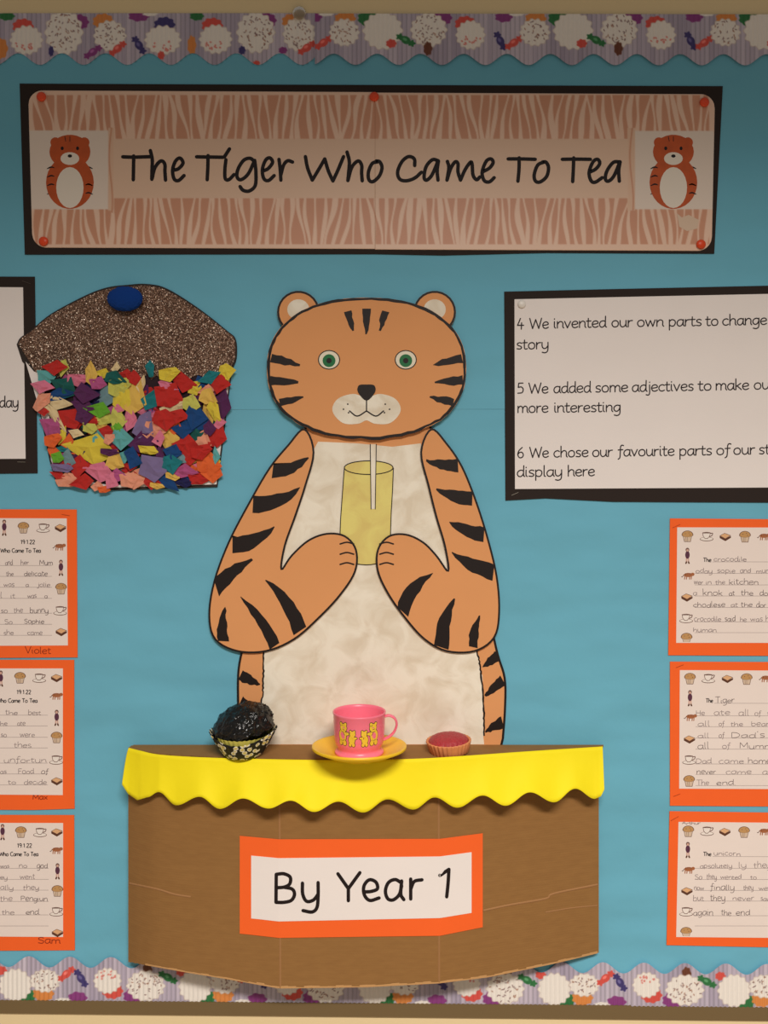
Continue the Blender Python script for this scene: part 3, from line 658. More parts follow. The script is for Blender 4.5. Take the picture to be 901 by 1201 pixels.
def glitter():
    m = mat('brown_glitter', (130, 88, 66), .5); nt = m.node_tree; N = nt.nodes; L = nt.links; b = N['Principled BSDF']
    tc = N.new('ShaderNodeTexCoord')
    v = N.new('ShaderNodeTexVoronoi'); v.inputs['Scale'].default_value = 900; L.new(tc.outputs['Object'], v.inputs['Vector'])
    sp = N.new('ShaderNodeSeparateColor'); L.new(v.outputs['Color'], sp.inputs[0])
    r = N.new('ShaderNodeValToRGB'); e = r.color_ramp.elements; e[0].position = 0; e[0].color = rgba((62, 42, 34)); e[1].position = 1; e[1].color = rgba((255, 240, 224))
    for p, c in ((.35, (98, 72, 58)), (.7, (120, 90, 72)), (.93, (146, 114, 94)), (.98, (226, 200, 176))):
        x = e.new(p); x.color = rgba(c)
    L.new(sp.outputs[0], r.inputs[0]); L.new(r.outputs[0], b.inputs['Base Color'])
    g = N.new('ShaderNodeNewGeometry'); ma = N.new('ShaderNodeVectorMath'); ma.operation = 'MULTIPLY_ADD'
    L.new(v.outputs['Color'], ma.inputs[0]); ma.inputs[1].default_value = (.9, .9, .9); ma.inputs[2].default_value = (-.45, -.45, -.45)
    ad = N.new('ShaderNodeVectorMath'); L.new(g.outputs['Normal'], ad.inputs[0]); L.new(ma.outputs[0], ad.inputs[1])
    nn = N.new('ShaderNodeVectorMath'); nn.operation = 'NORMALIZE'; L.new(ad.outputs[0], nn.inputs[0]); L.new(nn.outputs[0], b.inputs['Normal'])
    b.inputs['Metallic'].default_value = .25; b.inputs['Roughness'].default_value = .34
    return m
low = []
for i, x in enumerate(np.linspace(268, 42, 46)):
    low.append((x, 437+random.uniform(-3, 7)+ (4 if 90 < x < 250 else -1)))
ins = [(148+(x-148)*.985, 392+(y-392)*.965) for x, y in top]
card('glitter_icing', ins+low, .0056, .0018, glitter(), cc)
q = Rib(flat(.00575)); rr = random.Random(4)
for _i in range(230):
    x = rr.uniform(30, 268); y = rr.uniform(342, 438); lim = np.interp(x, [19, 60, 126, 172, 196, 233, 277], [406, 372, 340, 337, 342, 366, 402])
    if y < lim+3 or (abs(x-146) < 22 and y < 366): continue
    r_ = rr.choice([.45, .5, .6, .7, 1.0 if rr.random() < .4 else .6]); q.disc((x, y), r_, r_, 0, 6, off=rr.uniform(0, .0003), rot=rr.random())
tag(q.build('glitter_flakes', mat('pale_glitter_flake', (255, 236, 214), .3, spec=.8), cc), 'larger pale sparkling glitter flakes', kind='stuff')
# pom-pom
bm = bmesh.new(); bmesh.ops.create_icosphere(bm, subdivisions=5, radius=1); c = W(146.5, 350.5, .014)
Vp = []
for v in bm.verts:
    p = v.co.copy(); n = mnoise.noise(p*9)*.05+mnoise.noise(p*22)*.05
    p *= 1+n; Vp.append(Vector((c.x+p.x*.0265, c.y+p.y*.0085, c.z+p.z*.0185)))
Fp = [[l.index for l in f.verts] for f in bm.faces]; bm.free()
tag(link('pom_pom', Vp, Fp, mat('blue_fluff', (4, 56, 132), .95, .6, 900), cc, smooth=True), 'blue fluffy pom-pom cherry')

TC = dict(R=(196,38,32), P=(226,124,152), S=(240,160,130), Y=(230,206,66), L=(206,204,96), G=(104,176,44), T=(20,124,132), C=(98,176,176), B=(10,68,128), V=(88,34,86), M=(128,112,156),
          O=(236,104,46), K=(232,208,160), D=(8,92,86), H=(184,84,138), g=(116,150,158), N=(26,26,84), A=(232,190,90))
TM = {k: mat('tissue_'+{'R':'red','P':'pink','S':'salmon','Y':'yellow','L':'lime','G':'green','T':'teal','C':'pale_teal','B':'blue','V':'purple','M':'mauve','O':'orange','K':'cream','D':'dark_green','H':'magenta','g':'grey_blue','N':'navy','A':'amber'}[k], v, .7, .5, 160, .06, 60, bdist=.0015) for k, v in TC.items()}
for m_ in TM.values():
    m_.node_tree.nodes['Principled BSDF'].inputs['Sheen Weight'].default_value = .1
shapes = []
for s_ in range(14):
    r = random.Random(s_+50); n = r.choice([4, 4, 4, 5, 5]); V = [(0, -.18+r.uniform(-.1, .1), 0)]; F = []
    an = sorted([2*math.pi*(i+r.uniform(-.28, .28))/n for i in range(n)]); ring = []
    for a in an: ring.append((math.cos(a)*r.uniform(.8, 1.15), math.sin(a)*r.uniform(.8, 1.15)))
    R2 = []
    for i in range(n):
        a, b = ring[i], ring[(i+1) % n]
        R2 += [a, ((a[0]*.5+b[0]*.5)*r.uniform(.92, 1.08), (a[1]*.5+b[1]*.5)*r.uniform(.92, 1.08))]
    m_ = len(R2)
    for k, fr in enumerate((.5, 1.)):
        for (x, z) in R2: V.append((x*fr, r.uniform(-.22, .16) if k else r.uniform(-.2, .1), z*fr))
    for i in range(m_):
        j = (i+1) % m_; F.append([0, 1+i, 1+j]); F.append([1+i, 1+m_+i, 1+m_+j, 1+j])
    me = bpy.data.meshes.new('tissue_piece'); me.from_pydata(V, [], F); me.materials.append(TM['R']); me.update(); shapes.append(me)
nt_ = 0
def tissue(x, y, w, h, rot, c, lift):
    global nt_
    o = bpy.data.objects.new('tissue_piece', shapes[nt_ % 14]); nt_ += 1; COL.objects.link(o); o.parent = cc
    p = W(x, y, lift); b = cc['_b']; o.location = (p.x-b[0], p.y-b[1], p.z-b[2])
    o.scale = (w*.5*S*1.32, .0085*min(1.3, max(w, h)/18), h*.5*S*1.32); o.rotation_euler = (0, rot, 0)
    o.material_slots[0].link = 'OBJECT'; o.material_slots[0].material = TM[c]
r = random.Random(3)
for _i in range(90):   # underlying layer
    y = 446+r.uniform(0, 116); u = (y-437)/133; xa, xb = 46+20*u, 266-14*u
    tissue(r.uniform(xa+6, xb-8), y, r.uniform(12, 22), r.uniform(12, 20), r.uniform(0, 3), r.choice('RRVOHNBPAD'), .0056)
PA = [(170,150,150,110,.2,'C'),(240,80,150,110,0,'R'),(310,80,70,120,.3,'L'),(145,245,180,100,.1,'P'),(320,230,170,170,.4,'D'),(290,305,220,80,-.2,'B'),(130,360,110,150,.5,'S'),(440,180,150,100,.2,'P'),(540,130,90,150,0,'A'),(640,120,110,70,.3,'Y'),
 (745,80,60,90,.2,'K'),(600,210,120,90,0,'H'),(510,290,200,130,0,'V'),(300,370,190,100,0,'K'),(370,500,190,170,.1,'R'),(470,400,140,120,.3,'V'),(240,480,60,260,-.6,'K'),(160,450,100,60,-.2,'R'),(210,560,150,170,.5,'H'),(740,170,180,90,.2,'D'),
 (680,310,170,170,.5,'g'),(780,240,150,160,.1,'L'),(800,330,150,170,.2,'Y'),(600,420,190,110,.3,'G'),(650,500,120,130,.5,'L'),(540,520,110,90,0,'R'),(770,500,130,190,0,'L'),(780,420,80,60,.2,'P'),(530,580,120,90,.3,'L'),(660,610,130,90,0,'R'),(480,490,120,100,0,'V'),
 (420,630,120,70,.2,'K'),(530,740,320,230,.1,'Y'),(600,660,100,90,0,'C'),(690,670,90,80,.3,'S'),(230,680,120,110,0,'O'),(300,640,60,120,.4,'Y'),(350,690,90,110,0,'O'),(310,750,100,60,.4,'T'),(265,825,90,80,0,'G'),(230,760,90,90,0,'O'),(370,840,100,130,.2,'g'),
 (300,910,180,70,.1,'M'),(430,900,140,170,0,'R'),(790,670,150,140,.2,'C'),(760,590,90,100,0,'G'),(600,930,210,150,.2,'P'),(740,860,150,130,.3,'A'),(810,820,100,90,0,'C'),(700,780,130,60,.2,'V'),(350,1010,200,90,-.2,'S'),(470,1020,170,110,0,'R'),
 (590,1060,90,90,.3,'S'),(650,1090,90,50,0,'O'),(720,1020,110,110,.4,'P'),(790,970,110,90,0,'H'),(850,1010,140,130,.1,'S'),(270,970,110,60,.3,'R'),(860,500,80,150,.2,'P'),(860,800,80,90,0,'B'),(830,130,90,80,0,'R')]
for x, y, w, h, ro, c in PA: tissue(30+x/7.064, 420+y/7.064, w/7.064, h/7.064, ro, c, .0075+r.uniform(0, .0045))
PB = [(60,330,170,250,.2,'A'),(180,90,70,110,-.3,'T'),(340,130,140,110,0,'Y'),(50,160,90,90,0,'R'),(110,210,60,130,.2,'K'),(200,330,150,210,.5,'T'),(330,310,200,170,.1,'R'),(330,220,160,80,.3,'P'),(480,200,160,140,0,'R'),(540,240,110,120,.2,'Y'),
 (660,160,140,90,-.4,'T'),(800,110,110,110,0,'Y'),(750,220,170,140,.1,'R'),(760,360,120,230,.1,'V'),(650,320,150,110,.3,'A'),(700,430,90,160,-.5,'Y'),(400,390,230,90,-.3,'K'),(510,370,130,110,.2,'L'),(640,260,120,80,0,'S'),(740,530,90,90,0,'P'),(720,630,140,180,.1,'R'),
 (560,460,170,190,.1,'B'),(620,520,200,140,.3,'B'),(560,600,110,160,.2,'D'),(450,580,140,130,0,'B'),(300,500,180,140,.1,'R'),(420,480,150,110,.2,'R'),(210,480,110,90,0,'P'),(130,560,160,190,.4,'M'),(370,570,110,90,.2,'O'),(220,590,150,160,.4,'S'),(340,670,130,170,-.4,'A'),
 (250,650,90,110,0,'P'),(110,680,200,170,.1,'V'),(170,750,150,60,.2,'Y'),(30,500,110,150,.2,'P'),(60,820,120,150,.2,'B'),(200,890,220,210,.4,'M'),(360,770,110,130,.2,'B'),(350,860,130,130,0,'T'),(430,830,110,80,.4,'g'),(470,700,160,150,0,'R'),(610,680,130,140,.2,'S'),
 (500,800,150,120,.2,'R'),(600,760,140,120,0,'R'),(650,860,180,150,.1,'O'),(690,930,150,130,.3,'O'),(450,920,180,110,.2,'H'),(580,980,150,90,0,'R'),(720,790,60,110,0,'C'),(340,1010,200,110,.6,'B'),(360,960,120,60,.3,'A'),(60,980,190,150,.1,'S'),(190,1010,110,90,.2,'R'),(30,890,90,60,0,'R'),
 (450,1010,120,70,0,'N'),(260,790,70,110,0,'V'),(720,850,60,50,0,'Y'),(240,1040,100,50,.3,'A'),(660,570,90,90,0,'V')]
for x, y, w, h, ro, c in PB: tissue(150+x/6.93, 420+y/6.93, w/6.93, h/6.93, ro, c, .0075+r.uniform(0, .0045))

# ------------------------------------------------------------------ plain striped big cat cut-out (generic stand-in)
tg = thing('striped_cat_cutout', 'big tan-orange paper cat figure with black stripes and white front behind the cardboard counter', 'cut-out', W(435, 872, .0015))
def wedge(x0, y0, x1, y1, w, bow=0, n=9):
    """ragged painted stripe: wide at x0,y0, pointed at x1,y1"""
    dx, dy = x1-x0, y1-y0; L_ = math.hypot(dx, dy); nx, ny = -dy/L_, dx/L_; A = []; B = []
    for i in range(n+1):
        u = i/n; bx = 4*bow*u*(1-u); ww = w/2*(1-u**2.2)+.8
        cx, cy = x0+dx*u+nx*bx, y0+dy*u+ny*bx; j1, j2 = random.uniform(-.9, .9), random.uniform(-.9, .9)
        A.append((cx+nx*(ww+j1), cy+ny*(ww+j1))); B.append((cx-nx*(ww+j2), cy-ny*(ww+j2)))
    return A+B[::-1]
def inside(p, poly):
    c = False; n = len(poly)
    for i in range(n):
        (xa, ya), (xb, yb_) = poly[i], poly[i-1]
        if (ya > p[1]) != (yb_ > p[1]) and p[0] < (xb-xa)*(p[1]-ya)/(yb_-ya)+xa: c = not c
    return c
def clip_in(pts, polys, tip):
    """pull painted points that fall outside the card back to its edge"""
    out = []
    for p in pts:
        for k in range(40):
            q_ = (p[0]+(tip[0]-p[0])*k*.02, p[1]+(tip[1]-p[1])*k*.02)
            if any(inside(q_, g) for g in polys): break
        out.append(q_)
    return out
torso = cat_rom([(360,500),(335,540),(312,600),(298,680),(288,745),(280,785),(279.5,830),(281,868)], 6)+[(283,874),(588,874)]+cat_rom([(590,866),(592.5,830),(592,795),(582,760),(566,680),(553,600),(532,540),(504,500)], 6)
card('torso', torso, .004, .0025, M_tan, tg)
belly = cat_rom([(372,518),(362,545),(345,580),(330,615),(322,650),(318,700),(312,745),(308,790),(306,830),(300,866)], 3)
belly = [(x+random.uniform(-1.3, 1.3), y) for x, y in belly]+[(300,873),(568,873)]
br = cat_rom([(568,862),(567,820),(563,780),(556,750),(545,700),(538,655),(527,610),(512,570),(494,520)], 3)
belly += [(x+random.uniform(-1.3, 1.3), y) for x, y in br]+[(460,524),(420,520)]
card('painted_belly', belly, .0043, .0003, M_paint, tg)
q = Rib(flat(.0044))
q.stroke(torso[:40], 2.6, smooth=False); q.stroke(torso[-44:], 2.6, smooth=False)
q.stroke([(x, y) for x, y in belly[18:29]], 1.8, jit=.5); q.stroke([p for p in br if p[1] > 745], 2.0, jit=.6)
q.build('marker_outline', M_marker, tg)
for a in ((282,792,305,803,11),(281,822,302,838,12),(281,858,300,846,8),(586,768,566,782,10),(591,797,569,816,11),(591,846,569,858,11)):
    card('painted_stripe', clip_in(wedge(*a), [torso], a[2:4]), .00445, .0002, M_marker, tg)
# arms
la = [(357,503),(338,522),(316,549),(292,590),(268,636),(251,682),(245,722),(252,750),(278,764),(312,764),(345,750),(375,724),(400,697),(417,670),(418,645),(405,629),(384,626),(362,634),(342,652),(330,668),(334,640),(346,606),(358,570),(368,530)]
ra = [(506,503),(524,520),(542,547),(558,586),(572,630),(583,676),(586,718),(580,748),(557,764),(524,764),(498,750),(476,726),(456,698),(443,670),(443,645),(456,629),(476,627),(496,636),(512,652),(526,670),(522,640),(512,606),(503,570),(494,530)]
arms_ = [cat_rom(la, 5, True), cat_rom(ra, 5, True)]
for k, pts in enumerate((la, ra)):
    P = cat_rom(pts, 5, True)
    arm = card('arm', P, .0075, .0025, M_tan, tg)
    q = Rib(flat(.00762)); q.stroke([(sum(p[0] for p in P)/len(P)*.006+x*.994, 640*.004+y*.996) for x, y in P], 2.3, smooth=False, closed=True)
    s_ = -1 if k else 1; cx = 405 if k == 0 else 455.5
    for dy in (-10, 2, 14): q.stroke([(cx+s_*10, 648+dy), (cx+s_*2, 646+dy), (cx-s_*6, 648+dy)], 1.8)
    q.build('marker_outline', M_marker, arm)
for a in ((316,553,362,537,15,4),(293,592,352,572,18,6),(269,640,322,618,19,5),(251,692,296,656,17,-3),(262,752,264,712,11,-2),(322,758,282,700,12,4),(352,740,312,680,16,5),
          (539,546,500,540,13,-2),(556,585,512,573,15,-3),(570,628,527,612,16,-2),(582,672,530,648,17,-3),(472,718,508,672,16,-6),(518,760,533,702,16,-4),(555,759,563,722,10,-2)):
    card('painted_stripe', clip_in(wedge(*a), arms_, a[2:4]), .0078, .0003, M_marker, tg)
# head
HX, HY = 430, 432
head = []
for i in range(90):
    a = 2*math.pi*i/90; x, y = math.cos(a), math.sin(a)
    e = .88; X = math.copysign(abs(x)**e, x)*117; Y = math.copysign(abs(y)**e, y)*83
    head.append((HX+X, HY+Y+(random.uniform(-1, 1) if y > .1 else 0)))
for sx in (-1, 1):
    ex = HX+sx*80; ear = [(ex+25*math.cos(2*math.pi*i/26), 366+25*math.sin(2*math.pi*i/26)) for i in range(26)]
    e_ = card('ear', ear, .0076, .0018, M_tan, tg)
    q = Rib(flat(.0077)); q.stroke([(ex+(x-ex)*.95, 366+(y-366)*.95) for x, y in ear], 2.4, smooth=False, closed=True); q.disc((ex, 363), 13, 12, 1, 22)
    q.build('inner_ear', None, e_, mats=[M_marker, M_paint])
hd = card('head', head, .0100, .0022, M_tan, tg)
q = Rib(flat(.0101)); q.stroke([(HX+(x-HX)*.985, HY+(y-HY)*.982) for x, y in head], 3.2, smooth=False, closed=True, jit=.4); q.build('marker_outline', M_marker, hd)
for a in ((430,362,430,392,8),(408,365,414,388,7),(452,365,446,388,7),(318,420,352,428,9),(317,446,350,448,9),(328,472,356,466,8),(542,420,508,428,9),(543,446,510,448,9),(532,472,504,466,8)):
    card('painted_stripe', clip_in(wedge(*a, n=6), [head], a[2:4]), .0103, .0002, M_marker, hd)
M_eyew = mat('eye_white', (236, 228, 206), .6); M_eyeg = mat('eye_green', (20, 112, 62), .5)
for ex in (386, 476):
    q = Rib(flat(.0101)); q.disc((ex, 422), 13, 11.5, 0, 24); q.disc((ex, 422), 11.8, 10.3, 1, 24); q.disc((ex, 423), 7.6, 7.6, 2, 20); q.disc((ex, 423), 3.2, 3.2, 0, 14); q.build('eye', None, hd, mats=[M_marker, M_eyew, M_eyeg])
muz = cat_rom([(430,466),(446,462),(464,468),(470,482),(458,496),(440,497),(430,493),(420,497),(402,496),(390,482),(396,468),(414,462)], 5, True)
mz = card('muzzle', muz, .0104, .0003, M_paint, hd)
card('nose', cat_rom([(430,470),(420,460),(421,452),(430,451),(439,452),(440,460)], 4, True), .0107, .0003, M_marker, mz)
q = Rib(flat(.0105)); q.stroke([(430,470),(430,482)], 1.5); q.stroke([(410,482),(419,488),(430,482)], 1.6); q.stroke([(430,482),(441,488),(450,482)], 1.6)
for sx in (-1, 1):
    for dx, dy in ((22,474),(27,480),(21,484)): q.disc((430+sx*dx, dy), 1, 1, 0, 8)
q.build('mouth_line', M_marker, mz)

gl = thing('paper_glass', 'pale yellow painted paper drinking glass held between the two striped paws', 'glass', W(430, 661, .004))
gp = [(404,549),(402,575),(399.5,610),(398.5,640),(400,655)]+cat_rom([(408,660),(430,662.5),(448,660)], 4)+[(455,655),(458,630),(459,600),(460.5,575),(461.5,549)]
arc = [(432.5+29*math.cos(a), 548.5-8.5*math.sin(a)) for a in np.linspace(0, math.pi, 14)]
card('glass_shape', gp+arc, .0048, .0004, M_ypaint, gl)
q = Rib(flat(.00485)); q.stroke(gp, 1.1, smooth=False); q.stroke([(432.5+28.6*math.cos(a), 548.5+8*math.sin(a)) for a in np.linspace(0, 2*math.pi, 30)[:-1]], 1.2, closed=True, smooth=False); q.build('rim_line', M_marker, gl)
card('straw', [(434.5,521),(441.3,521),(440,597),(435.5,597)], .0051, .0002, M_paint, gl)
q = Rib(flat(.00516)); q.stroke([(434.4,521),(435.3,597)], 1); q.stroke([(441.4,521),(440.2,597)], 1); q.build('straw_line', M_marker, gl)

# ------------------------------------------------------------------ cardboard counter
DM = .070
plan = [tuple(p) for p in cat_rom([(150.5, .018), (165, .032), (187, .046), (233, .058), (280, .065), (327, DM)], 10)[:-1]]+[(327, DM), (516, DM), (702.5, .012)]
def plan_x(px, d): return (px-450.5)*S*(1-d/D)
PW = [(plan_x(px, d), d) for px, d in plan]
def onc(px, py, off=0.0):
    """pixel -> point on the counter's front face, pushed out by off"""
    i = max(0, min(len(plan)-2, sum(px > p[0] for p in plan)-1))
    (x1, d1), (x2, d2) = PW[i], PW[i+1]; a = (px-450.5)*S
    u = (a*(1-d1/D)-x1)/((x2-x1)+a*(d2-d1)/D); d = d1+u*(d2-d1); x = x1+u*(x2-x1)
    z = CZ-(py-600.5)*S*(1-d/D)
    L_ = math.hypot(x2-x1, d2-d1); nx, nd = -(d2-d1)/L_, (x2-x1)/L_
    return Vector((x+nx*off, -(d+nd*off), z))
ZS = CZ-272*S      # shelf surface
ct = thing('cardboard_counter', 'brown cardboard counter folded outwards from the board with a flat shelf top', 'counter', (PW[-3][0]*.5+PW[-2][0]*.5, -.004, CZ-525*S))
def ybot(px): return float(np.interp(px, [150, 223, 269, 327, 430, 515, 572, 650, 702], [1128, 1141, 1148.5, 1159, 1157.5, 1153, 1146, 1130, 1117.5]))
nseg = []
for i in range(len(plan)-1):
    K_ = 1 if i < len(plan)-3 else 24
    for k in range(K_): nseg.append(plan[i][0]+(plan[i+1][0]-plan[i][0])*k/K_)
nseg.append(plan[-1][0])
V = []; F = []; TH = .004
for px in nseg:
    p = onc(px, 900); zb = CZ-(ybot(px)-600.5)*S*(1+p.y/D)+random.uniform(-.0006, .0006); zt = ZS-.0003
    for off in (0, -TH):
        for u in (0, .5, 1): V.append(Vector((p.x, p.y-off, zb+(zt-zb)*u)))
for i in range(len(nseg)-1):
    a, b = i*6, (i+1)*6
    for k in (0, 1): F += [[a+k, b+k, b+k+1, a+k+1], [a+3+k, a+4+k, b+4+k, b+3+k]]
    F += [[a, a+3, b+3, b], [a+2, b+2, b+5, a+5]]
n_ = (len(nseg)-1)*6
F += [[0, 1, 4, 3], [1, 2, 5, 4], [n_, n_+3, n_+4, n_+1], [n_+1, n_+4, n_+5, n_+2]]
link('front_panel', V, F, M_kraft, ct)
# end flaps back to the board
for px, sg in ((150.5, 1), (702.5, -1)):
    p = onc(px, 900); z0 = CZ-(ybot(px)-600.5)*S*(1+p.y/D)+.001
    xa, xb = sorted((p.x, p.x+sg*.004)); box('end_flap', xa, xb, p.y+TH, -.0045, z0, ZS-.001, M_kraft, ct)
# shelf top
pts = [W(160, 900, .002)]+[onc(x, 900) for x in [p[0]+.01 for p in plan[:-1]]+[702.4]]+[W(706, 900, .002)]
pts = [(p.x, p.y) for p in pts]; pts[0] = ((158-450.5)*S, -.0042); pts[-1] = ((707-450.5)*S, -.0042)
n = len(pts); V = [(x, y, ZS) for x, y in pts]+[(x, y, ZS-.0035) for x, y in pts]
F = [list(range(n)), list(range(2*n-1, n-1, -1))]+[[i, n+i, n+(i+1) % n, (i+1) % n] for i in range(n)]
link('shelf_top', V, F, M_kraft, ct)
def ridge(name, pts, w, h, m):
    q = Rib(lambda x, y, off: onc(x, y, off)); 
    P = cat_rom(pts, 5) if len(pts) > 2 else pts
    V = []; F = []
    for i, (x, y) in enumerate(P):
        j = min(i+1, len(P)-1); k = max(0, j-1); tx, ty = P[j][0]-P[k][0], P[j][1]-P[k][1]; l = math.hypot(tx, ty); nx, ny = -ty/l, tx/l
        for a, hh in ((-1, .0001), (-.35, h), (.35, h), (1, .0001)): V.append(onc(x+nx*w*a, y+ny*w*a, hh))
    for i in range(len(P)-1):
        for k in range(3): F.append([4*i+k, 4*i+4+k, 4*i+5+k, 4*i+1+k])
    return link(name, V, F, m, ct, smooth=True)
M_crease = mat('kraft_crease', (160, 116, 74), .8, .3, 300)
ridge('crease', [(327.6, 930), (328.5, 1040), (328.8, 1159)], 1.1, .0006, M_crease); ridge('crease', [(514.6, 930), (514.9, 1040), (515.2, 1152)], 1.1, .0006, M_crease)
ridge('crease', [(152, 1036), (185, 1043), (205, 1049), (224, 1052)], 1.2, .0009, M_crease)
ridge('crease', [(567, 1068), (600, 1061), (640, 1054), (650, 1048), (701, 1037.5)], 1.3, .0011, M_crease)
ridge('crease', [(640, 1070), (670, 1065), (701, 1062)], .8, .0005, M_crease)
bx = np.linspace(152, 701, 60)
q = Rib(lambda x, y, off: onc(x, y, .0003+off))
for i in range(59):
    yb = ybot
    if bx[i] < 170: continue
    w_ = 1.2+1.6*abs(math.sin(i*.9))*(1 if bx[i] > 300 else .5)
    q.poly([(bx[i], yb(bx[i])+.2), (bx[i+1], yb(bx[i+1])+.2), (bx[i+1], yb(bx[i+1])-w_+random.uniform(-.5, .5)), (bx[i], yb(bx[i])-w_)], off=.0001)
tag(q.build('torn_edge', M_kraft_edge, ct), 'pale torn lower edge of the cardboard')

# yellow scalloped paper cloth
ylow = [(143,920),(150,931),(161,938.5),(173,935),(186,929),(207,944.5),(234,934.5),(258,948.7),(285,936.5),(315,948.3),(341,939),(368.5,952.3),(397,940.2),(426,953),(455,937.6),(485,949.5),(510,935.3),(536.5,947.3),(566.5,933),(593,945),(622,929.3),(650,941),(675,925),(698,937),(705,934),(709,926)]
xs_, ys_ = [], []
for i in range(len(ylow)-1):
    (xa, ya), (xb, yb_) = ylow[i], ylow[i+1]
    for k in range(12):
        u = k/12; e = (1-math.cos(math.pi*u))/2; xs_.append(xa+(xb-xa)*u); ys_.append(ya+(yb_-ya)*(e if 2 < i < len(ylow)-3 else u))
xs_.append(709); ys_.append(926)
ytop = cat_rom([(151,877),(165,880.5),(187,885),(233,888),(300,890),(400,891.5),(483,890),(537,887),(607,882),(660,878.5),(707,875.5)], 8)
ytx = [p[0] for p in ytop]; yty = [p[1] for p in ytop]
def cdep(px):
    return .0018+np.interp(px, [143, 150, 158, 165, 187, 210, 233, 300, 327, 350, 490, 516, 545, 680, 703, 710], [.022, .026, .031, .036, .0475, .0535, .0585, .068, .0705, .0708, .0708, .0705, .063, .0205, .0155, .0150])
NV = 12; V = []; F = []
for i, (x, yl) in enumerate(zip(xs_, ys_)):
    sx = 151+(x-143)*(707-151)/(709-143); yt = np.interp(sx, ytx, yty)
    for k in range(NV+1):
        v = k/NV; X = sx*(1-v**.7)+x*v**.7 if x < 175 else sx*(1-v)+x*v
        fl = .0015+.023*v**1.3*(1+.5*math.sin(x*.021+1)) + .0012*v*math.sin(x*.12)
        V.append(W(X, yt*(1-v)+yl*v, cdep(X)+fl))
m_ = NV+1
for i in range(len(xs_)-1):
    for k in range(NV): a = i*m_+k; F.append([a, a+1, a+m_+1, a+m_])
cl = link('scalloped_cloth', V, F, M_yellow, smooth=True)
md = cl.modifiers.new('t', 'SOLIDIFY'); md.thickness = .0003; md.offset = 0
tag(cl, 'bright yellow paper strip with a scalloped lower edge along the front of the counter', 'paper trim')

# sign on the counter
sg = thing('counter_sign', 'white sign reading By Year 1 on an orange mount stuck to the counter front', 'sign', onc(421, 1100, .001))
def onsheet(name, topl, botl, off, m):
    V = []; F = []; xs = np.unique(np.concatenate([np.linspace(topl[0][0], topl[-1][0], 30), [327, 516]]))
    for x in xs:
        a, b = np.interp(x, [p[0] for p in topl], [p[1] for p in topl]), np.interp(x, [p[0] for p in botl], [p[1] for p in botl])
        for o_ in (off, off-.0004):
            V += [onc(x, a, o_), onc(x, b, o_)]
    for i in range(len(xs)-1):
        a, b = 4*i, 4*i+4; F += [[a, a+1, b+1, b], [a+2, b+2, b+3, a+3], [a, b, b+2, a+2], [a+1, a+3, b+3, b+1]]
    e = 4*(len(xs)-1); F += [[0, 2, 3, 1], [e, e+1, e+3, e+2]]
    return link(name, V, F, m, sg)
onsheet('orange_mount', [(281.5,980),(327,984),(516,983.5),(566,977)], [(283,1094.5),(327,1099.5),(516,1097),(566,1087)], .0012, M_orange)
onsheet('paper_sheet', [(295,1003),(327,1006),(516,1004),(552.8,999)], [(296.5,1076.5),(327,1080),(516,1076),(552.8,1070)], .0016, M_white)
rb = Rib(lambda x, y, off: onc(x, y, .00175+off))
k_ = 3.107
for s_ in [[(138,108),(137,210)],[(138,108),(165,106),(188,118),(187,142),(168,154),(140,157)],[(166,155),(196,162),(204,182),(192,203),(165,210),(138,210)],
   [(233,140),(234,180),(248,206),(272,202),(289,182)],[(290,138),(290,185),(286,228),(268,245),(235,240)],[(362,106),(400,160)],[(442,102),(400,160)],[(400,160),(400,204)],
   [(458,172),(484,170),(506,160),(500,136),(476,128),(457,150),(458,182),(478,203),(512,194)],[(592,138),(570,127),(546,138),(535,168),(543,196),(563,201),(585,182),(594,150)],[(594,132),(591,180),(602,200)],
   [(627,125),(627,198)],[(627,162),(640,134),(668,128)],[(733,112),(765,90)],[(765,90),(762,140),(757,190)]]:
    words.setdefault(10+sum(s_[0][0] > e for e in (320, 690)), Rib(rb.f)).stroke([(280+x/k_, 990+y/k_) for x, y in s_], 4.1)
for i in (10, 11, 12): words[i].build('printed_word', M_ink, sg)

# ------------------------------------------------------------------ things on the shelf
def tilt(o, rx, ry=0): o.rotation_euler = (rx, ry, 0)
# muffin
def place(px, d): return Vector(((px-450.5)*S*(1-d/D), -d, ZS))
mp_ = place(285.5, .052); MR = .047
mf = thing('play_muffin', 'black glossy toy muffin in a black and white patterned case, left on the counter', 'muffin', mp_)
def case_mat():
    m = mat('patterned_case', (24, 22, 20), .6); nt = m.node_tree; N = nt.nodes; L = nt.links; b = N['Principled BSDF']
    tc = N.new('ShaderNodeTexCoord'); v = N.new('ShaderNodeTexVoronoi'); v.inputs['Scale'].default_value = 120; L.new(tc.outputs['Object'], v.inputs['Vector'])
    r = N.new('ShaderNodeValToRGB'); r.color_ramp.interpolation = 'CONSTANT'; e = r.color_ramp.elements; e[0].color = rgba((210, 192, 110)); e[1].position = .3; e[1].color = rgba((222, 216, 200))
    x = e.new(.44); x.color = rgba((22, 20, 20)); L.new(v.outputs['Distance'], r.inputs[0]); L.new(r.outputs[0], b.inputs['Base Color']); return m
def case_fl(amp, n, wav):
    def f(a, r, z, k):
        t = k/7; return r+amp*t*math.sin(n*a)+wav*t*t*math.cos(2*a), z+wav*1.9*t*t*(math.cos(2*a)+.25*math.cos(a))+.0008*math.sin(n*a)*t
    return f
prof = [(.026+(.0450-.026)*(t**.8), .0005+.031*t) for t in np.linspace(0, 1, 8)]
V, F = revolve(prof, 160, mp_.x, mp_.y, mp_.z, case_fl(.0013, 32, .0036)); F.append(list(range(160))[::-1])
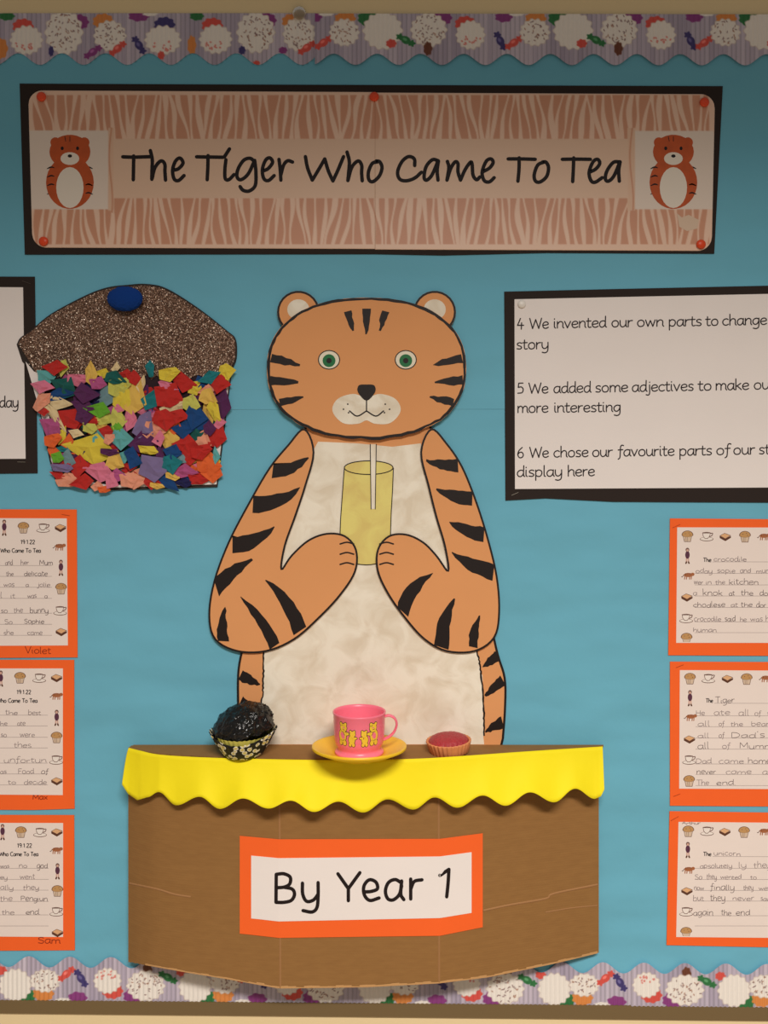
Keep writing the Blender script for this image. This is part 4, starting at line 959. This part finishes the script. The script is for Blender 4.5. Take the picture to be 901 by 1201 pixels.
o = link('paper_case', V, F, case_mat(), mf, smooth=True); md = o.modifiers.new('t', 'SOLIDIFY'); md.thickness = .0004
prof = [(.025+(.0415-.025)*(t**.8), .0015+.031*t) for t in np.linspace(0, 1, 8)]
V, F = revolve(prof, 160, mp_.x, mp_.y, mp_.z, case_fl(.0012, 36, .0004)); F.append(list(range(160))[::-1])
tag(link('inner_case', V, F, mat('yellow_green_case', (206, 196, 92), .6), mf, smooth=True), 'pleated yellow inner case')
bm = bmesh.new(); bmesh.ops.create_icosphere(bm, subdivisions=6, radius=1); Vp = []
for v in bm.verts:
    p = v.co.copy(); n = .09*mnoise.noise(p*1.7+Vector((3, 1, 2)))+.055*mnoise.noise(p*4)+.035*abs(mnoise.noise(p*9))+.014*mnoise.noise(p*22)+.22*max(0, .30-mnoise.voronoi(p*5.5)[0][0])
    p *= 1+n; zz = p.z*.038 if p.z > 0 else p.z*.020
    Vp.append(Vector((mp_.x+p.x*.0425, mp_.y+p.y*.040, mp_.z+.0385+zz+.16*p.x*.0425)))
Fp = [[l.index for l in f.verts] for f in bm.faces]; bm.free()
link('muffin_top', Vp, Fp, mat('glossy_black', (14, 14, 14), .14, .4, 170, spec=.5, bdist=.006), mf, smooth=True)

# saucer and cup
sp_ = place(421.5, .0735)
sc_ = thing('toy_saucer', 'yellow plastic saucer under the pink cup, overhanging the counter edge', 'saucer', sp_)
RS = .0675
prof = [(.001, .0088), (.034, .0088), (.0355, .0102), (.040, .0110), (.050, .0140), (.062, .0185), (.0660, .0205), (RS, .0200), (RS, .0168), (.064, .0150), (.050, .0090), (.038, .0058), (.026, .0052), (.024, .0), (.0215, 0), (.0215, .0050), (.001, .0055)]
V, F = revolve(prof[::-1], 96, sp_.x, sp_.y, sp_.z); link('saucer_dish', V, F, mat('yellow_plastic', (244, 196, 34), .35, spec=.5), sc_, smooth=True)
tilt(sc_, math.radians(-2.2)); sc_.location.z += .0006
cp_ = Vector((sp_.x, sp_.y, sp_.z+.0108))
cu = thing('toy_cup', 'pink plastic toy teacup printed with yellow bears, standing on the yellow saucer', 'cup', cp_)
M_pink = mat('pink_plastic', (250, 124, 148), .32, spec=.5)
M_pink.node_tree.nodes['Principled BSDF'].inputs['Subsurface Weight'].default_value = .15
M_pink.node_tree.nodes['Principled BSDF'].inputs['Subsurface Radius'].default_value = (.01, .004, .004)
prof = [(.001, .0022), (.026, .0022), (.0325, .0004), (.0345, 0), (.0350, .0014), (.0335, .003), (.030, .0048), (.0305, .0075), (.0335, .0115), (.0352, .017), (.0362, .030), (.0369, .050), (.0378, .0512), (.0380, .0530),
        (.0372, .0538), (.0358, .0530), (.0350, .050), (.0342, .030), (.0328, .017), (.029, .010), (.02, .0068), (.001, .0062)]
V, F = revolve(prof, 96, cp_.x, cp_.y, cp_.z); link('cup_body', V, F, M_pink, cu, smooth=True)
path = cat_rom([(.0355, .0465), (.043, .0475), (.0505, .044), (.0535, .0365), (.0505, .0275), (.0435, .0205), (.0350, .0165)], 6); V = []; F = []
for i, (x, z) in enumerate(path):
    j = min(i+1, len(path)-1); k = max(j-1, 0); tx, tz = path[j][0]-path[k][0], path[j][1]-path[k][1]; l = math.hypot(tx, tz); nx, nz = -tz/l, tx/l
    for q_ in range(12):
        a = 2*math.pi*q_/12; V.append(Vector((cp_.x+x+nx*.0017*math.cos(a), cp_.y+.0048*math.sin(a), cp_.z+z+nz*.0017*math.cos(a))))
for i in range(len(path)-1):
    for q_ in range(12): j = (q_+1) % 12; F.append([i*12+q_, i*12+j, i*12+12+j, i*12+12+q_])
link('handle', V, F, M_pink, cu, smooth=True)
M_bear = mat('bear_yellow', (240, 200, 62), .5); M_bo = mat('bear_outline', (74, 54, 40), .5)
def cupf(x, y, off):   # x mm along the surface, y mm height
    rr_ = np.interp(y*.001, [0, .0115, .017, .030, .050], [.033, .0335, .0352, .0362, .0369])+.00012+off*8
    a = -math.pi/2+x*.001/.036
    return Vector((cp_.x+rr_*math.cos(a), cp_.y+rr_*math.sin(a), cp_.z+y*.001))
for cx, cy, s_, fc in ((-24, 29, 1.55, 1), (-9.5, 25, 1.1, 1), (9, 25, 1.1, -1), (23, 29, 1.55, -1)):
    q = Rib(cupf)
    for grow, mi in ((1.1, 1), (0, 0)):
        g = grow
        for (x, y, rx, ry) in ((0, 0, 4.2, 5.2), (1.2*fc, 7, 3.6, 3.3), (-1.4*fc, 10.2, 1.3, 1.3), (3.4*fc, 10.2, 1.3, 1.3), (4.4*fc, 2.2, 2.6, 1.3), (-2.2, -6, 1.9, 2.2), (2.2, -6, 1.9, 2.2)):
            q.k += 1; b = len(q.v); n = 16
            for i in range(n):
                a = 2*math.pi*i/n; q.v.append(cupf(cx+s_*(x+rx*math.cos(a))+g*.7*math.cos(a), cy+s_*(y*.95+ry*math.sin(a))+g*.7*math.sin(a), .000008*(1 if mi else 3)))
            q.q.append([b+i for i in range(n)]); q.mi.append(mi)
    q.build('bear_print', None, cu, mats=[M_bear, M_bo])

cu.scale = (1, 1, 1.1)

# tart
tp_ = place(527, .040)
tt = thing('play_tart', 'small toy jam tart with fluted orange-brown pastry and dark pink filling on the counter', 'tart', tp_)
prof = [(.001, 0), (.0265, 0), (.028, .001), (.0322, .0155), (.0328, .0170), (.0318, .0178), (.0300, .0170), (.029, .0155)]
V, F = revolve(prof, 180, tp_.x, tp_.y, tp_.z, lambda a, r, z, k: (r+(.0009*math.cos(30*a) if 1 < k < 6 else 0), z)); link('pastry_crust', V, F, mat('orange_brown_pastry', (222, 142, 92), .6, .3, 200, .06, 90), tt, smooth=True)
prof = [(.0295, .0160), (.027, .0200), (.022, .0228), (.015, .0250), (.007, .0262), (.0005, .0265)]
V, F = revolve(prof, 90, tp_.x, tp_.y, tp_.z, lambda a, r, z, k: (r+.0006*math.sin(7*a)*(k == 0), z+.0006*mnoise.noise(Vector((r*math.cos(a), r*math.sin(a), 0))*400)))
link('jam_filling', V, F, mat('dark_pink_jam', (172, 46, 54), .4, .9, 260, .1, 150, spec=.5, bdist=.003), tt, smooth=True)
tt.rotation_euler = (math.radians(2), math.radians(-3.5), 0); tt.location.z += .0012

for o in bpy.data.objects:
    if '_b' in o: del o['_b']
